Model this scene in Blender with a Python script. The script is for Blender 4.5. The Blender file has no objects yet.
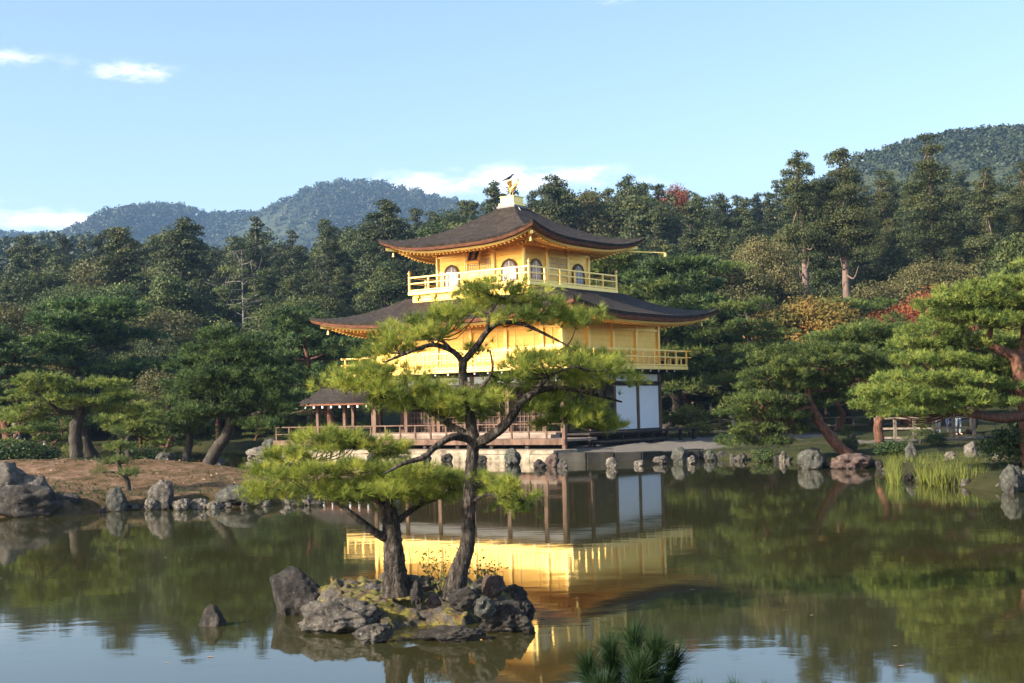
import bpy, bmesh, math, random
import numpy as np
from mathutils import Vector, Matrix, noise
R = math.radians
rng = np.random.default_rng(7)
random.seed(7)
scene = bpy.context.scene
COL = scene.collection

# ------------------------------------------------------------------ camera
F, PITCH, CAM_H, ROLL = 1324.771, 0.05014, 2.304, 0.02349
W, H = 1024, 683
cam_d = bpy.data.cameras.new('camera'); cam = bpy.data.objects.new('camera', cam_d); COL.objects.link(cam)
cam_d.sensor_width = 36; cam_d.lens = F/W*36; cam_d.clip_end = 20000; cam_d.clip_start = .05
_f = Vector((0, math.cos(PITCH), math.sin(PITCH))); _r0 = Vector((1, 0, 0)); _u0 = Vector((0, -math.sin(PITCH), math.cos(PITCH)))
_r = _r0*math.cos(ROLL)-_u0*math.sin(ROLL); _u = _r0*math.sin(ROLL)+_u0*math.cos(ROLL)
M = Matrix((_r, _u, -_f)).transposed().to_4x4(); M.translation = (0, 0, CAM_H)
cam.matrix_world = M
scene.camera = cam

# ------------------------------------------------------------------ light
SUN_AZ = R(27); SUN_EL = R(25)          # azimuth measured from -X towards the camera side
sdir = Vector((-math.cos(SUN_AZ)*math.cos(SUN_EL), -math.sin(SUN_AZ)*math.cos(SUN_EL), math.sin(SUN_EL)))
sd = bpy.data.lights.new('sun', 'SUN'); so = bpy.data.objects.new('sun', sd); COL.objects.link(so)
sd.energy = 4.9; sd.angle = R(.5); sd.color = (1, .9, .72)
so.rotation_euler = sdir.to_track_quat('Z', 'Y').to_euler(); so.location = (-30, -10, 40)
world = bpy.data.worlds.new('World'); scene.world = world; world.use_nodes = True
scene.view_settings.view_transform = 'Standard'; scene.view_settings.look = 'None'
scene.view_settings.exposure = 1.27; scene.view_settings.gamma = 1
SKY_STRENGTH = .12

def px_dir(px, py):
    a0 = px-512; b0 = 341.5-py
    a = a0*math.cos(ROLL)+b0*math.sin(ROLL); b = -a0*math.sin(ROLL)+b0*math.cos(ROLL)
    return (_f+_r0*(a/F)+_u0*(b/F))
def at(px, py, Y):
    d = px_dir(px, py); k = Y/d.y
    return Vector((d.x*k, Y, CAM_H+d.z*k))
def ground(px, py, z=0.0):
    d = px_dir(px, py); k = (z-CAM_H)/d.z
    return Vector((d.x*k, d.y*k, z))

def build_world():
    nt = world.node_tree; N = nt.nodes; L = nt.links
    N.clear()
    out = N.new('ShaderNodeOutputWorld'); bg = N.new('ShaderNodeBackground'); bg.inputs[1].default_value = SKY_STRENGTH
    sky = N.new('ShaderNodeTexSky'); sky.sky_type = 'NISHITA'; sky.sun_disc = False
    sky.sun_elevation = SUN_EL; sky.sun_rotation = math.atan2(sdir.x, sdir.y)
    sky.altitude = 100; sky.air_density = 1.0; sky.dust_density = 1.5; sky.ozone_density = 1.3
    tc = N.new('ShaderNodeTexCoord')
    nrm = N.new('ShaderNodeVectorMath'); nrm.operation = 'NORMALIZE'; L.new(tc.outputs['Generated'], nrm.inputs[0])
    mp = N.new('ShaderNodeMapping'); mp.inputs['Scale'].default_value = (38, 38, 110); L.new(nrm.outputs[0], mp.inputs[0])
    nz = N.new('ShaderNodeTexNoise'); nz.inputs['Scale'].default_value = 1.0; nz.inputs['Detail'].default_value = 8; nz.inputs['Roughness'].default_value = .6
    L.new(mp.outputs[0], nz.inputs['Vector'])
    total = None
    # clouds: direction, half width, half height (radians), strength
    for (px, py, hw, hh, st) in ((132, 72, .036, .0085, .95), (12, 58, .035, .008, .75), (75, 64, .05, .006, .35), (500, 181, .08, .014, 1.05), (585, 177, .05, .010, .95),
                                 (425, 184, .05, .012, 1.1), (640, 184, .04, .010, .5), (45, 219, .065, .010, 1.0), (-90, 210, .08, .016, .9), (110, 222, .04, .005, .6), (610, 2, .02, .004, .5),
                                 (1300, 150, .1, .02, .8), (1650, 60, .12, .02, .7), (-500, 120, .12, .02, .7)):
        d = px_dir(px, py).normalized()
        az = math.atan2(d.x, d.y); 
        sub = N.new('ShaderNodeVectorMath'); sub.operation = 'SUBTRACT'; L.new(nrm.outputs[0], sub.inputs[0]); sub.inputs[1].default_value = d
        rt = N.new('ShaderNodeMapping'); rt.vector_type = 'POINT'; rt.inputs['Rotation'].default_value = (0, 0, az); L.new(sub.outputs[0], rt.inputs[0])
        sc = N.new('ShaderNodeVectorMath'); sc.operation = 'MULTIPLY'; sc.inputs[1].default_value = (1/hw, .8/hw, 1/hh); L.new(rt.outputs[0], sc.inputs[0])
        ln = N.new('ShaderNodeVectorMath'); ln.operation = 'LENGTH'; L.new(sc.outputs[0], ln.inputs[0])
        mr = N.new('ShaderNodeMapRange'); mr.interpolation_type = 'SMOOTHSTEP'; mr.inputs[1].default_value = 1.5; mr.inputs[2].default_value = 0; mr.inputs[3].default_value = 0; mr.inputs[4].default_value = st
        L.new(ln.outputs['Value'], mr.inputs[0])
        if total is None: total = mr.outputs[0]
        else:
            mx = N.new('ShaderNodeMath'); mx.operation = 'MAXIMUM'; L.new(total, mx.inputs[0]); L.new(mr.outputs[0], mx.inputs[1]); total = mx.outputs[0]
    # coverage = smooth(noise + blob - thresh)
    ad = N.new('ShaderNodeMath'); ad.operation = 'MULTIPLY_ADD'; L.new(nz.outputs[0], ad.inputs[0]); ad.inputs[1].default_value = 3.2; ad.inputs[2].default_value = -1.6
    ad2 = N.new('ShaderNodeMath'); ad2.operation = 'ADD'; L.new(ad.outputs[0], ad2.inputs[0]); L.new(total, ad2.inputs[1])
    m1 = N.new('ShaderNodeMapRange'); m1.interpolation_type = 'SMOOTHSTEP'; m1.inputs[1].default_value = .15; m1.inputs[2].default_value = 1.5; L.new(ad2.outputs[0], m1.inputs[0])
    m2 = N.new('ShaderNodeMath'); m2.operation = 'MULTIPLY'; L.new(m1.outputs[0], m2.inputs[0]); L.new(total, m2.inputs[1])
    mix = N.new('ShaderNodeMix'); mix.data_type = 'RGBA'; L.new(m2.outputs[0], mix.inputs[0])
    L.new(sky.outputs[0], mix.inputs[6]); mix.inputs[7].default_value = (7.2, 6.9, 7.2, 1)
    L.new(mix.outputs[2], bg.inputs[0]); L.new(bg.outputs[0], out.inputs[0])
build_world()

# ------------------------------------------------------------------ helpers
def tag(o, label=None, cat=None, group=None, kind=None):
    if label: o['label'] = label
    if cat: o['category'] = cat
    if group: o['group'] = group
    if kind: o['kind'] = kind
    return o
def empty(name, loc, rz=0):
    o = bpy.data.objects.new(name, None); COL.objects.link(o); o.location = loc; o.rotation_euler = (0, 0, rz)
    o.empty_display_size = .2
    return o
def link(name, me, mat, parent=None, smooth=False):
    if mat: me.materials.append(mat)
    if smooth: me.polygons.foreach_set('use_smooth', [True]*len(me.polygons))
    o = bpy.data.objects.new(name, me); COL.objects.link(o)
    if parent: o.parent = parent
    return o
def np_mesh(name, V, nper, tone=None, extra=None):
    """V: (faces*nper,3) separate faces"""
    V = np.ascontiguousarray(V, dtype=np.float32); nv = len(V); nf = nv//nper
    me = bpy.data.meshes.new(name)
    me.vertices.add(nv); me.vertices.foreach_set('co', V.ravel())
    me.loops.add(nv); me.loops.foreach_set('vertex_index', np.arange(nv, dtype=np.int32))
    me.polygons.add(nf); me.polygons.foreach_set('loop_start', np.arange(0, nv, nper, dtype=np.int32))
    me.update(calc_edges=True)
    if tone is not None:
        a = me.attributes.new('tone', 'FLOAT', 'POINT'); a.data.foreach_set('value', np.ascontiguousarray(tone, dtype=np.float32))
    return me
class MB:
    def __init__(s): s.v = []; s.f = []; s.c = []
    def add(s, vs, fs):
        k = len(s.v); s.c.append((k, len(s.f))); s.v += [tuple(p) for p in vs]; s.f += [tuple(i+k for i in f) for f in fs]; return s
    def box(s, x0, x1, y0, y1, z0, z1):
        return s.add([(x0,y0,z0),(x1,y0,z0),(x1,y1,z0),(x0,y1,z0),(x0,y0,z1),(x1,y0,z1),(x1,y1,z1),(x0,y1,z1)],
                     [(0,3,2,1),(4,5,6,7),(0,1,5,4),(1,2,6,5),(2,3,7,6),(3,0,4,7)])
    def bar(s, p, q, w, h):
        p = Vector(p); q = Vector(q); d = (q-p).normalized()
        up = Vector((0,0,1)) if abs(d.z) < .95 else Vector((0,1,0))
        a = d.cross(up).normalized()*w/2; b = a.cross(d).normalized()*h/2
        vs = [p-a-b, p+a-b, p+a+b, p-a+b, q-a-b, q+a-b, q+a+b, q-a+b]
        return s.add(vs, [(0,1,2,3),(7,6,5,4),(0,4,5,1),(1,5,6,2),(2,6,7,3),(3,7,4,0)])
    def tube(s, pts, rad, seg=8, wob=0, cap=True):
        pts = [Vector(p) for p in pts]; n = len(pts)
        if not hasattr(rad, '__len__'): rad = [rad]*n
        k = len(s.v); prev = None
        for i, p in enumerate(pts):
            t = (pts[min(i+1, n-1)]-pts[max(i-1, 0)])
            if t.length < 1e-6: t = Vector((0,0,1))
            t.normalize()
            if prev is None:
                a = t.cross(Vector((0.3,1,0.1))).normalized()
            else:
                a = (prev-t*prev.dot(t)).normalized()
            prev = a; b = t.cross(a)
            for j in range(seg):
                th = 2*math.pi*j/seg; r = rad[i]*(1+(random.random()-.5)*wob)
                s.v.append(tuple(p+a*math.cos(th)*r+b*math.sin(th)*r))
        for i in range(n-1):
            for j in range(seg):
                s.f.append((k+i*seg+j, k+i*seg+(j+1)%seg, k+(i+1)*seg+(j+1)%seg, k+(i+1)*seg+j))
        if cap:
            s.f.append(tuple(k+j for j in range(seg))[::-1]); s.f.append(tuple(k+(n-1)*seg+j for j in range(seg)))
        return s
    def lathe(s, prof, seg=12, loc=(0,0,0)):
        k = len(s.v); n = len(prof); s.c.append((k, len(s.f)))
        for r, z in prof:
            for j in range(seg):
                th = 2*math.pi*j/seg; s.v.append((loc[0]+r*math.cos(th), loc[1]+r*math.sin(th), loc[2]+z))
        for i in range(n-1):
            for j in range(seg):
                s.f.append((k+i*seg+j, k+i*seg+(j+1)%seg, k+(i+1)*seg+(j+1)%seg, k+(i+1)*seg+j))
        s.f.append(tuple(k+j for j in range(seg))[::-1]); s.f.append(tuple(k+(n-1)*seg+j for j in range(seg)))
        return s
    def prism(s, outline, axis, a0, a1):
        """outline 2-D polygon extruded along axis 'x' or 'y' between a0 and a1"""
        n = len(outline)
        mk = (lambda p, a: (a, p[0], p[1])) if axis == 'x' else (lambda p, a: (p[0], a, p[1]))
        if axis == 'z': mk = lambda p, a: (p[0], p[1], a)
        vs = [mk(p, a0) for p in outline]+[mk(p, a1) for p in outline]
        fs = [tuple(range(n))[::-1], tuple(range(n, 2*n))]+[(i, (i+1)%n, n+(i+1)%n, n+i) for i in range(n)]
        return s.add(vs, fs)
    def build(s, name, mat, parent=None, smooth=False, bevel=0, T=None):
        me = bpy.data.meshes.new(name); me.from_pydata(s.v if T is None else [tuple(T@Vector(v)) for v in s.v], [], s.f); me.update()
        bm = bmesh.new(); bm.from_mesh(me); bmesh.ops.recalc_face_normals(bm, faces=bm.faces); bm.to_mesh(me); bm.free()
        o = link(name, me, mat, parent, smooth)
        if bevel:
            m = o.modifiers.new('bevel', 'BEVEL'); m.width = bevel; m.segments = 1; m.limit_method = 'ANGLE'
        return o
def build_each(mb, name, mat, parent):
    cs = mb.c+[(len(mb.v), len(mb.f))]; out = []
    for (v0, f0), (v1, f1) in zip(cs, cs[1:]):
        q = MB(); q.v = mb.v[v0:v1]; q.f = [tuple(i-v0 for i in f) for f in mb.f[f0:f1]]
        out.append(q.build(name, MT[mat], parent))
    return out
def copy_tree(o, parent=None):
    c = o.copy(); COL.objects.link(c); c.parent = parent
    for ch in list(o.children): copy_tree(ch, c)
    return c

# ------------------------------------------------------------------ materials
def newmat(name):
    m = bpy.data.materials.new(name); m.use_nodes = True; nt = m.node_tree
    b = nt.nodes['Principled BSDF']; return m, nt, nt.nodes, nt.links, b
def ramp(N, stops):
    r = N.new('ShaderNodeValToRGB'); e = r.color_ramp.elements
    while len(e) < len(stops): e.new(.5)
    for i, (p, c) in enumerate(stops): e[i].position = p; e[i].color = (*c, 1)
    return r
def noisy(name, stops, scale=4, detail=8, rough=.8, bump=.3, bdist=.02, bscale=None, stretch=(1,1,1), metallic=0, spec=.3, coords='Object'):
    m, nt, N, L, b = newmat(name)
    tc = N.new('ShaderNodeTexCoord'); mp = N.new('ShaderNodeMapping'); mp.inputs['Scale'].default_value = stretch
    L.new(tc.outputs[coords], mp.inputs[0])
    n = N.new('ShaderNodeTexNoise'); n.inputs['Scale'].default_value = scale; n.inputs['Detail'].default_value = detail; n.inputs['Roughness'].default_value = .62
    L.new(mp.outputs[0], n.inputs['Vector']); r = ramp(N, stops); L.new(n.outputs[0], r.inputs[0]); L.new(r.outputs[0], b.inputs['Base Color'])
    b.inputs['Roughness'].default_value = rough; b.inputs['Metallic'].default_value = metallic; b.inputs['Specular IOR Level'].default_value = spec
    if bump:
        n2 = N.new('ShaderNodeTexNoise'); n2.inputs['Scale'].default_value = bscale or scale*4; n2.inputs['Detail'].default_value = 8; n2.inputs['Roughness'].default_value = .65
        L.new(mp.outputs[0], n2.inputs['Vector'])
        bp = N.new('ShaderNodeBump'); bp.inputs['Strength'].default_value = bump; bp.inputs['Distance'].default_value = bdist
        L.new(n2.outputs[0], bp.inputs['Height']); L.new(bp.outputs[0], b.inputs['Normal'])
    return m
def foliage(name, c1, c2, c3=None, transl=.3, rnd=.35, rough=.55, spec=.25):
    m, nt, N, L, b = newmat(name)
    at_ = N.new('ShaderNodeAttribute'); at_.attribute_name = 'tone'
    r = ramp(N, [(0, c1), (.55, c2), (1, c3 or c2)]); L.new(at_.outputs['Fac'], r.inputs[0])
    oi = N.new('ShaderNodeObjectInfo'); hs = N.new('ShaderNodeHueSaturation')
    mr = N.new('ShaderNodeMapRange'); mr.inputs[3].default_value = 1-rnd; mr.inputs[4].default_value = 1+rnd; L.new(oi.outputs['Random'], mr.inputs[0])
    mu = N.new('ShaderNodeMath'); mu.operation = 'MULTIPLY'; mu.inputs[1].default_value = 7.13; L.new(oi.outputs['Random'], mu.inputs[0])
    fr = N.new('ShaderNodeMath'); fr.operation = 'FRACT'; L.new(mu.outputs[0], fr.inputs[0])
    mh = N.new('ShaderNodeMapRange'); mh.inputs[3].default_value = .5-.055*rnd; mh.inputs[4].default_value = .5+.03*rnd; L.new(fr.outputs[0], mh.inputs[0])
    L.new(mh.outputs[0], hs.inputs['Hue']); L.new(mr.outputs[0], hs.inputs['Value']); L.new(r.outputs[0], hs.inputs['Color'])
    L.new(hs.outputs[0], b.inputs['Base Color']); b.inputs['Roughness'].default_value = rough; b.inputs['Specular IOR Level'].default_value = spec
    tr = N.new('ShaderNodeBsdfTranslucent'); L.new(hs.outputs[0], tr.inputs[0])
    mx = N.new('ShaderNodeMixShader'); mx.inputs[0].default_value = transl; L.new(b.outputs[0], mx.inputs[1]); L.new(tr.outputs[0], mx.inputs[2])
    L.new(mx.outputs[0], N['Material Output'].inputs['Surface'])
    return m
MT = {}
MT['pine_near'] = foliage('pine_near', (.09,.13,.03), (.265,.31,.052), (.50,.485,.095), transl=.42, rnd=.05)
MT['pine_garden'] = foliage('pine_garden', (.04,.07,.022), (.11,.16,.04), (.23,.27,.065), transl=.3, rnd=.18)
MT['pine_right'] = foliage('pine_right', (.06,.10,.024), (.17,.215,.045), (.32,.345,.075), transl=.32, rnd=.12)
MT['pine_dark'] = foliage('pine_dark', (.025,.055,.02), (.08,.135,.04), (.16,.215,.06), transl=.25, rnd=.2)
MT['pine_shade'] = foliage('pine_shade', (.012,.03,.012), (.022,.05,.016), (.04,.07,.02), transl=.2, rnd=.1)  # needles darkened: shade over the foreground saplings is put into the colour
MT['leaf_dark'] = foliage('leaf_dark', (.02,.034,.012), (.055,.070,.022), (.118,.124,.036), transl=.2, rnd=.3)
MT['leaf_green'] = foliage('leaf_green', (.035,.056,.016), (.09,.118,.034), (.17,.185,.055), transl=.25, rnd=.3)
MT['leaf_olive'] = foliage('leaf_olive', (.05,.055,.02), (.115,.108,.038), (.19,.165,.06), transl=.25, rnd=.25)
MT['leaf_conifer'] = foliage('leaf_conifer', (.017,.03,.012), (.045,.060,.021), (.098,.105,.033), transl=.12, rnd=.25)
MT['leaf_cedar'] = foliage('leaf_cedar', (.028,.04,.015), (.06,.072,.024), (.105,.108,.034), transl=.15, rnd=.15)
MT['leaf_autumn'] = foliage('leaf_autumn', (.09,.10,.025), (.19,.15,.035), (.34,.15,.04), transl=.3, rnd=.15)
MT['leaf_red'] = foliage('leaf_red', (.10,.035,.018), (.22,.06,.025), (.32,.11,.04), transl=.3, rnd=.1)
MT['leaf_bush'] = foliage('leaf_bush', (.02,.045,.014), (.045,.075,.02), (.09,.11,.03), transl=.2, rnd=.2)
MT['leaf_yellow'] = foliage('leaf_yellow', (.08,.11,.02), (.19,.21,.04), (.33,.32,.06), transl=.35, rnd=.1)
MT['hill_wood'] = foliage('hill_wood', (.022,.034,.02), (.04,.055,.026), (.072,.085,.036), transl=.1, rnd=0)
MT['bark_pine'] = noisy('bark_pine', [(.36,(.008,.007,.006)),(.48,(.045,.034,.028)),(.66,(.17,.135,.11))], scale=26, bump=1, bdist=.09, bscale=30, stretch=(1,1,.3))
MT['bark_red'] = noisy('bark_red', [(.3,(.035,.018,.013)),(.5,(.13,.055,.034)),(.72,(.25,.12,.075))], scale=14, bump=.8, bdist=.03, bscale=25, stretch=(1,1,.35))
MT['bark_dark'] = noisy('bark_dark', [(.3,(.018,.014,.011)),(.55,(.05,.04,.032)),(.75,(.11,.09,.075))], scale=9, bump=.8, bdist=.03, bscale=20, stretch=(1,1,.35))
MT['bark_grey'] = noisy('bark_grey', [(.3,(.07,.06,.052)),(.6,(.19,.17,.15))], scale=6, bump=.5, bdist=.02)
MT['bark_pale'] = noisy('bark_pale', [(.3,(.1,.085,.07)),(.6,(.26,.23,.2))], scale=6, bump=.5, bdist=.02)
MT['bark_cedar'] = noisy('bark_cedar', [(.3,(.08,.05,.04)),(.6,(.22,.15,.12))], scale=5, bump=.5, bdist=.03, stretch=(1,1,.2))
def rock_mat(name, dark, mid, light, lich, lichen_amt=.6):
    m, nt, N, L, b = newmat(name)
    tc = N.new('ShaderNodeTexCoord')
    n = N.new('ShaderNodeTexNoise'); n.inputs['Scale'].default_value = 5; n.inputs['Detail'].default_value = 10; n.inputs['Roughness'].default_value = .7; L.new(tc.outputs['Object'], n.inputs['Vector'])
    r = ramp(N, [(.3, dark), (.5, mid), (.72, light)]); L.new(n.outputs[0], r.inputs[0])
    v = N.new('ShaderNodeTexNoise'); v.inputs['Scale'].default_value = 16; v.inputs['Detail'].default_value = 6; v.inputs['Roughness'].default_value = .75; L.new(tc.outputs['Object'], v.inputs['Vector'])
    r2 = ramp(N, [(lichen_amt-.05, (0,0,0)), (lichen_amt+.04, (1,1,1))]); L.new(v.outputs[0], r2.inputs[0])
    mx = N.new('ShaderNodeMix'); mx.data_type = 'RGBA'; L.new(r2.outputs[0], mx.inputs[0]); L.new(r.outputs[0], mx.inputs[6]); mx.inputs[7].default_value = (*lich, 1)
    L.new(mx.outputs[2], b.inputs['Base Color']); b.inputs['Roughness'].default_value = .85; b.inputs['Specular IOR Level'].default_value = .25
    n2 = N.new('ShaderNodeTexNoise'); n2.inputs['Scale'].default_value = 7; n2.inputs['Detail'].default_value = 12; n2.inputs['Roughness'].default_value = .75; L.new(tc.outputs['Object'], n2.inputs['Vector'])
    bp = N.new('ShaderNodeBump'); bp.inputs['Strength'].default_value = 1; bp.inputs['Distance'].default_value = .14; L.new(n2.outputs[0], bp.inputs['Height']); L.new(bp.outputs[0], b.inputs['Normal'])
    return m
MT['rock'] = rock_mat('rock', (.03,.026,.023), (.12,.104,.09), (.27,.235,.2), (.3,.27,.23), .6)
MT['rock_grey'] = rock_mat('rock_grey', (.03,.03,.028), (.09,.088,.075), (.19,.185,.155), (.3,.29,.25), .62)
MT['rock_pale'] = rock_mat('rock_pale', (.06,.05,.042), (.19,.165,.135), (.34,.3,.25), (.45,.41,.36), .6)
MT['rock_pink'] = rock_mat('rock_pink', (.05,.03,.025), (.15,.1,.085), (.26,.19,.165), (.34,.29,.26), .64)
MT['rock_dark'] = rock_mat('rock_dark', (.016,.014,.013), (.055,.047,.042), (.15,.13,.112), (.22,.2,.175), .64)
# gold leaf
def gold_mat(name, c1, c2, rough=.38, metallic=.6, plank=True):
    m, nt, N, L, b = newmat(name)
    tc = N.new('ShaderNodeTexCoord'); br = N.new('ShaderNodeTexBrick')
    mp = N.new('ShaderNodeMapping'); mp.inputs['Rotation'].default_value = (R(90), 0, 0); 
    n = N.new('ShaderNodeTexNoise'); n.inputs['Scale'].default_value = 1.7; n.inputs['Detail'].default_value = 8; n.inputs['Roughness'].default_value = .7
    L.new(tc.outputs['Object'], n.inputs['Vector']); r = ramp(N, [(.3, c1), (.7, c2)]); L.new(n.outputs[0], r.inputs[0]); L.new(r.outputs[0], b.inputs['Base Color'])
    b.inputs['Metallic'].default_value = metallic; b.inputs['Roughness'].default_value = rough
    if plank:   # leaf squares and horizontal board joints seen as faint relief
        w = N.new('ShaderNodeTexWave'); w.wave_type = 'BANDS'; w.bands_direction = 'Z'; w.inputs['Scale'].default_value = 1.15; w.inputs['Distortion'].default_value = .3; w.inputs['Detail'].default_value = 2
        L.new(tc.outputs['Object'], w.inputs['Vector'])
        rr = ramp(N, [(0, (0,0,0)), (.08, (1,1,1))]); L.new(w.outputs[0], rr.inputs[0])
        bp = N.new('ShaderNodeBump'); bp.inputs['Strength'].default_value = .35; bp.inputs['Distance'].default_value = .01; L.new(rr.outputs[0], bp.inputs['Height'])
        n3 = N.new('ShaderNodeTexNoise'); n3.inputs['Scale'].default_value = 9; n3.inputs['Detail'].default_value = 5; L.new(tc.outputs['Object'], n3.inputs['Vector'])
        b2 = N.new('ShaderNodeBump'); b2.inputs['Strength'].default_value = .25; b2.inputs['Distance'].default_value = .02; L.new(n3.outputs[0], b2.inputs['Height']); L.new(bp.outputs[0], b2.inputs['Normal'])
        L.new(b2.outputs[0], b.inputs['Normal'])
    return m
MT['gold'] = gold_mat('gold', (.88,.52,.115), (.95,.61,.185), metallic=.8, rough=.42)
MT['gold_trim'] = gold_mat('gold_trim', (.88,.58,.18), (.95,.68,.27), plank=False, metallic=.85)
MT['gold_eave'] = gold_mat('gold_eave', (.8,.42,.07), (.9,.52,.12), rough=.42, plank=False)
def shingle_mat():
    m, nt, N, L, b = newmat('shingle')
    tc = N.new('ShaderNodeTexCoord')
    n = N.new('ShaderNodeTexNoise'); n.inputs['Scale'].default_value = 3.2; n.inputs['Detail'].default_value = 12; n.inputs['Roughness'].default_value = .85; L.new(tc.outputs['Object'], n.inputs['Vector'])
    r = ramp(N, [(.36,(.015,.010,.007)),(.5,(.039,.028,.021)),(.64,(.095,.070,.053))]); L.new(n.outputs[0], r.inputs[0]); L.new(r.outputs[0], b.inputs['Base Color'])
    b.inputs['Roughness'].default_value = .8; b.inputs['Specular IOR Level'].default_value = .25
    w = N.new('ShaderNodeTexWave'); w.bands_direction = 'Z'; w.inputs['Scale'].default_value = 7; w.inputs['Distortion'].default_value = 2.5; w.inputs['Detail'].default_value = 3; w.inputs['Detail Scale'].default_value = 4; L.new(tc.outputs['Object'], w.inputs['Vector'])
    v = N.new('ShaderNodeTexNoise'); v.inputs['Scale'].default_value = 14; v.inputs['Detail'].default_value = 8; L.new(tc.outputs['Object'], v.inputs['Vector'])
    bp = N.new('ShaderNodeBump'); bp.inputs['Strength'].default_value = .5; bp.inputs['Distance'].default_value = .03; L.new(w.outputs[0], bp.inputs['Height'])
    b2 = N.new('ShaderNodeBump'); b2.inputs['Strength'].default_value = .9; b2.inputs['Distance'].default_value = .12; L.new(v.outputs[0], b2.inputs['Height']); L.new(bp.outputs[0], b2.inputs['Normal'])
    L.new(b2.outputs[0], b.inputs['Normal']); return m
MT['shingle'] = shingle_mat()
MT['eave_red'] = noisy('eave_red', [(.35,(.08,.03,.02)),(.65,(.28,.11,.06))], scale=3, bump=.4, bdist=.02, stretch=(1,1,12), bscale=6)
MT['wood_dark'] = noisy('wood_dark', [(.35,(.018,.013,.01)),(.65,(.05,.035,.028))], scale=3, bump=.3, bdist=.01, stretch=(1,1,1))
MT['wood_brown'] = noisy('wood_brown', [(.35,(.08,.045,.03)),(.65,(.2,.12,.085))], scale=4, bump=.3, bdist=.01, stretch=(1,1,.3))
MT['wood_deck'] = noisy('wood_deck', [(.35,(.17,.12,.09)),(.65,(.36,.28,.23))], scale=3, bump=.3, bdist=.01, stretch=(.4,4,1))
MT['wood_pale'] = noisy('wood_pale', [(.35,(.12,.095,.075)),(.65,(.25,.205,.165))], scale=6, bump=.2, bdist=.01)
MT['plaster'] = noisy('plaster', [(.3,(.82,.84,.88)),(.7,(.88,.9,.93))], scale=1.5, bump=.08, bdist=.01, rough=.9)
MT['stone_pale'] = noisy('stone_pale', [(.34,(.10,.085,.06)),(.48,(.28,.22,.155)),(.64,(.42,.34,.25))], scale=2.4, bump=.5, bdist=.03, bscale=9)
MT['stone_dark'] = noisy('stone_dark', [(.3,(.012,.011,.009)),(.7,(.05,.045,.038))], scale=2, bump=.6, bdist=.03, bscale=8)  # dark stone, base lowered further to carry the east kerb's shade and wet
MT['gravel'] = noisy('gravel', [(.3,(.36,.33,.3)),(.7,(.52,.49,.46))], scale=9, bump=.4, bdist=.02, bscale=40)
MT['pane'] = noisy('pane', [(.3,(.34,.31,.33)),(.7,(.5,.47,.48))], scale=3, bump=.1, bdist=.005, rough=.5)
MT['window_frame'] = noisy('window_frame', [(.3,(.10,.07,.04)),(.7,(.22,.16,.09))], scale=5, bump=0)
MT['white_metal'] = noisy('white_metal', [(.3,(.7,.68,.64)),(.7,(.85,.83,.8))], scale=3, bump=0, rough=.5)
MT['lead'] = noisy('lead', [(.3,(.2,.19,.19)),(.7,(.3,.28,.27))], scale=4, bump=.2, bdist=.01)

# ------------------------------------------------------------------ pond outline and terrain
def gp(px, py): g = ground(px, py); return (g.x, g.y)
def pd(px, D): return ((px-512)/F*D, D)
pond = [(-90,4.5),(-20,4.2),(3,4.2),(22,5),(30,12),(24,22),(16,28),(13.3,31.5), gp(1004,492), gp(975,489), gp(952,486), gp(920,482), gp(893,478), gp(884,468),
        gp(850,467), gp(800,468), gp(793,462), gp(765,460.5), gp(730,459.5), gp(700,459), gp(668,460.5), (7.9,57.6),(5.2,56.0),(2.9,55.9),
        (1.9,56.35),(-2.0,59.2),(-6.3,62.4),(-10.2,65.3),(-12.5,68.5),(-13,75),(-15,86),(-22,95),(-30,97),(-33,88),(-27,72), pd(165,62), pd(172,53), pd(200,47.5), pd(250,46), pd(300,43.5), pd(312,40), pd(316,36.5),
        gp(292,504), gp(235,507), gp(175,509), gp(120,511), gp(66,515), gp(40,517), gp(0,517), gp(-40,517), (-20,31),(-30,29),(-90,30)]
PX = np.array([p[0] for p in pond]); PY = np.array([p[1] for p in pond])
def pond_sd(x, y):
    x = np.asarray(x, float); y = np.asarray(y, float); d = np.full(x.shape, 1e9); ins = np.zeros(x.shape, bool)
    n = len(PX)
    for i in range(n):
        x0, y0, x1, y1 = PX[i], PY[i], PX[(i+1)%n], PY[(i+1)%n]
        ex, ey = x1-x0, y1-y0
        t = np.clip(((x-x0)*ex+(y-y0)*ey)/(ex*ex+ey*ey), 0, 1)
        d = np.minimum(d, np.hypot(x-x0-t*ex, y-y0-t*ey))
        c = ((y0 > y) != (y1 > y)) & (x < ex*(y-y0)/(ey+1e-12)+x0)
        ins ^= c
    return np.where(ins, -d, d)
def sst(a, b, x): t = np.clip((x-a)/(b-a), 0, 1); return t*t*(3-2*t)
def vnoise(x, y, s=1.0):
    return (np.sin(x*1.7*s+1.3*np.sin(y*1.1*s))*np.sin(y*1.9*s+1.7*np.sin(x*.9*s)))
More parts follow.
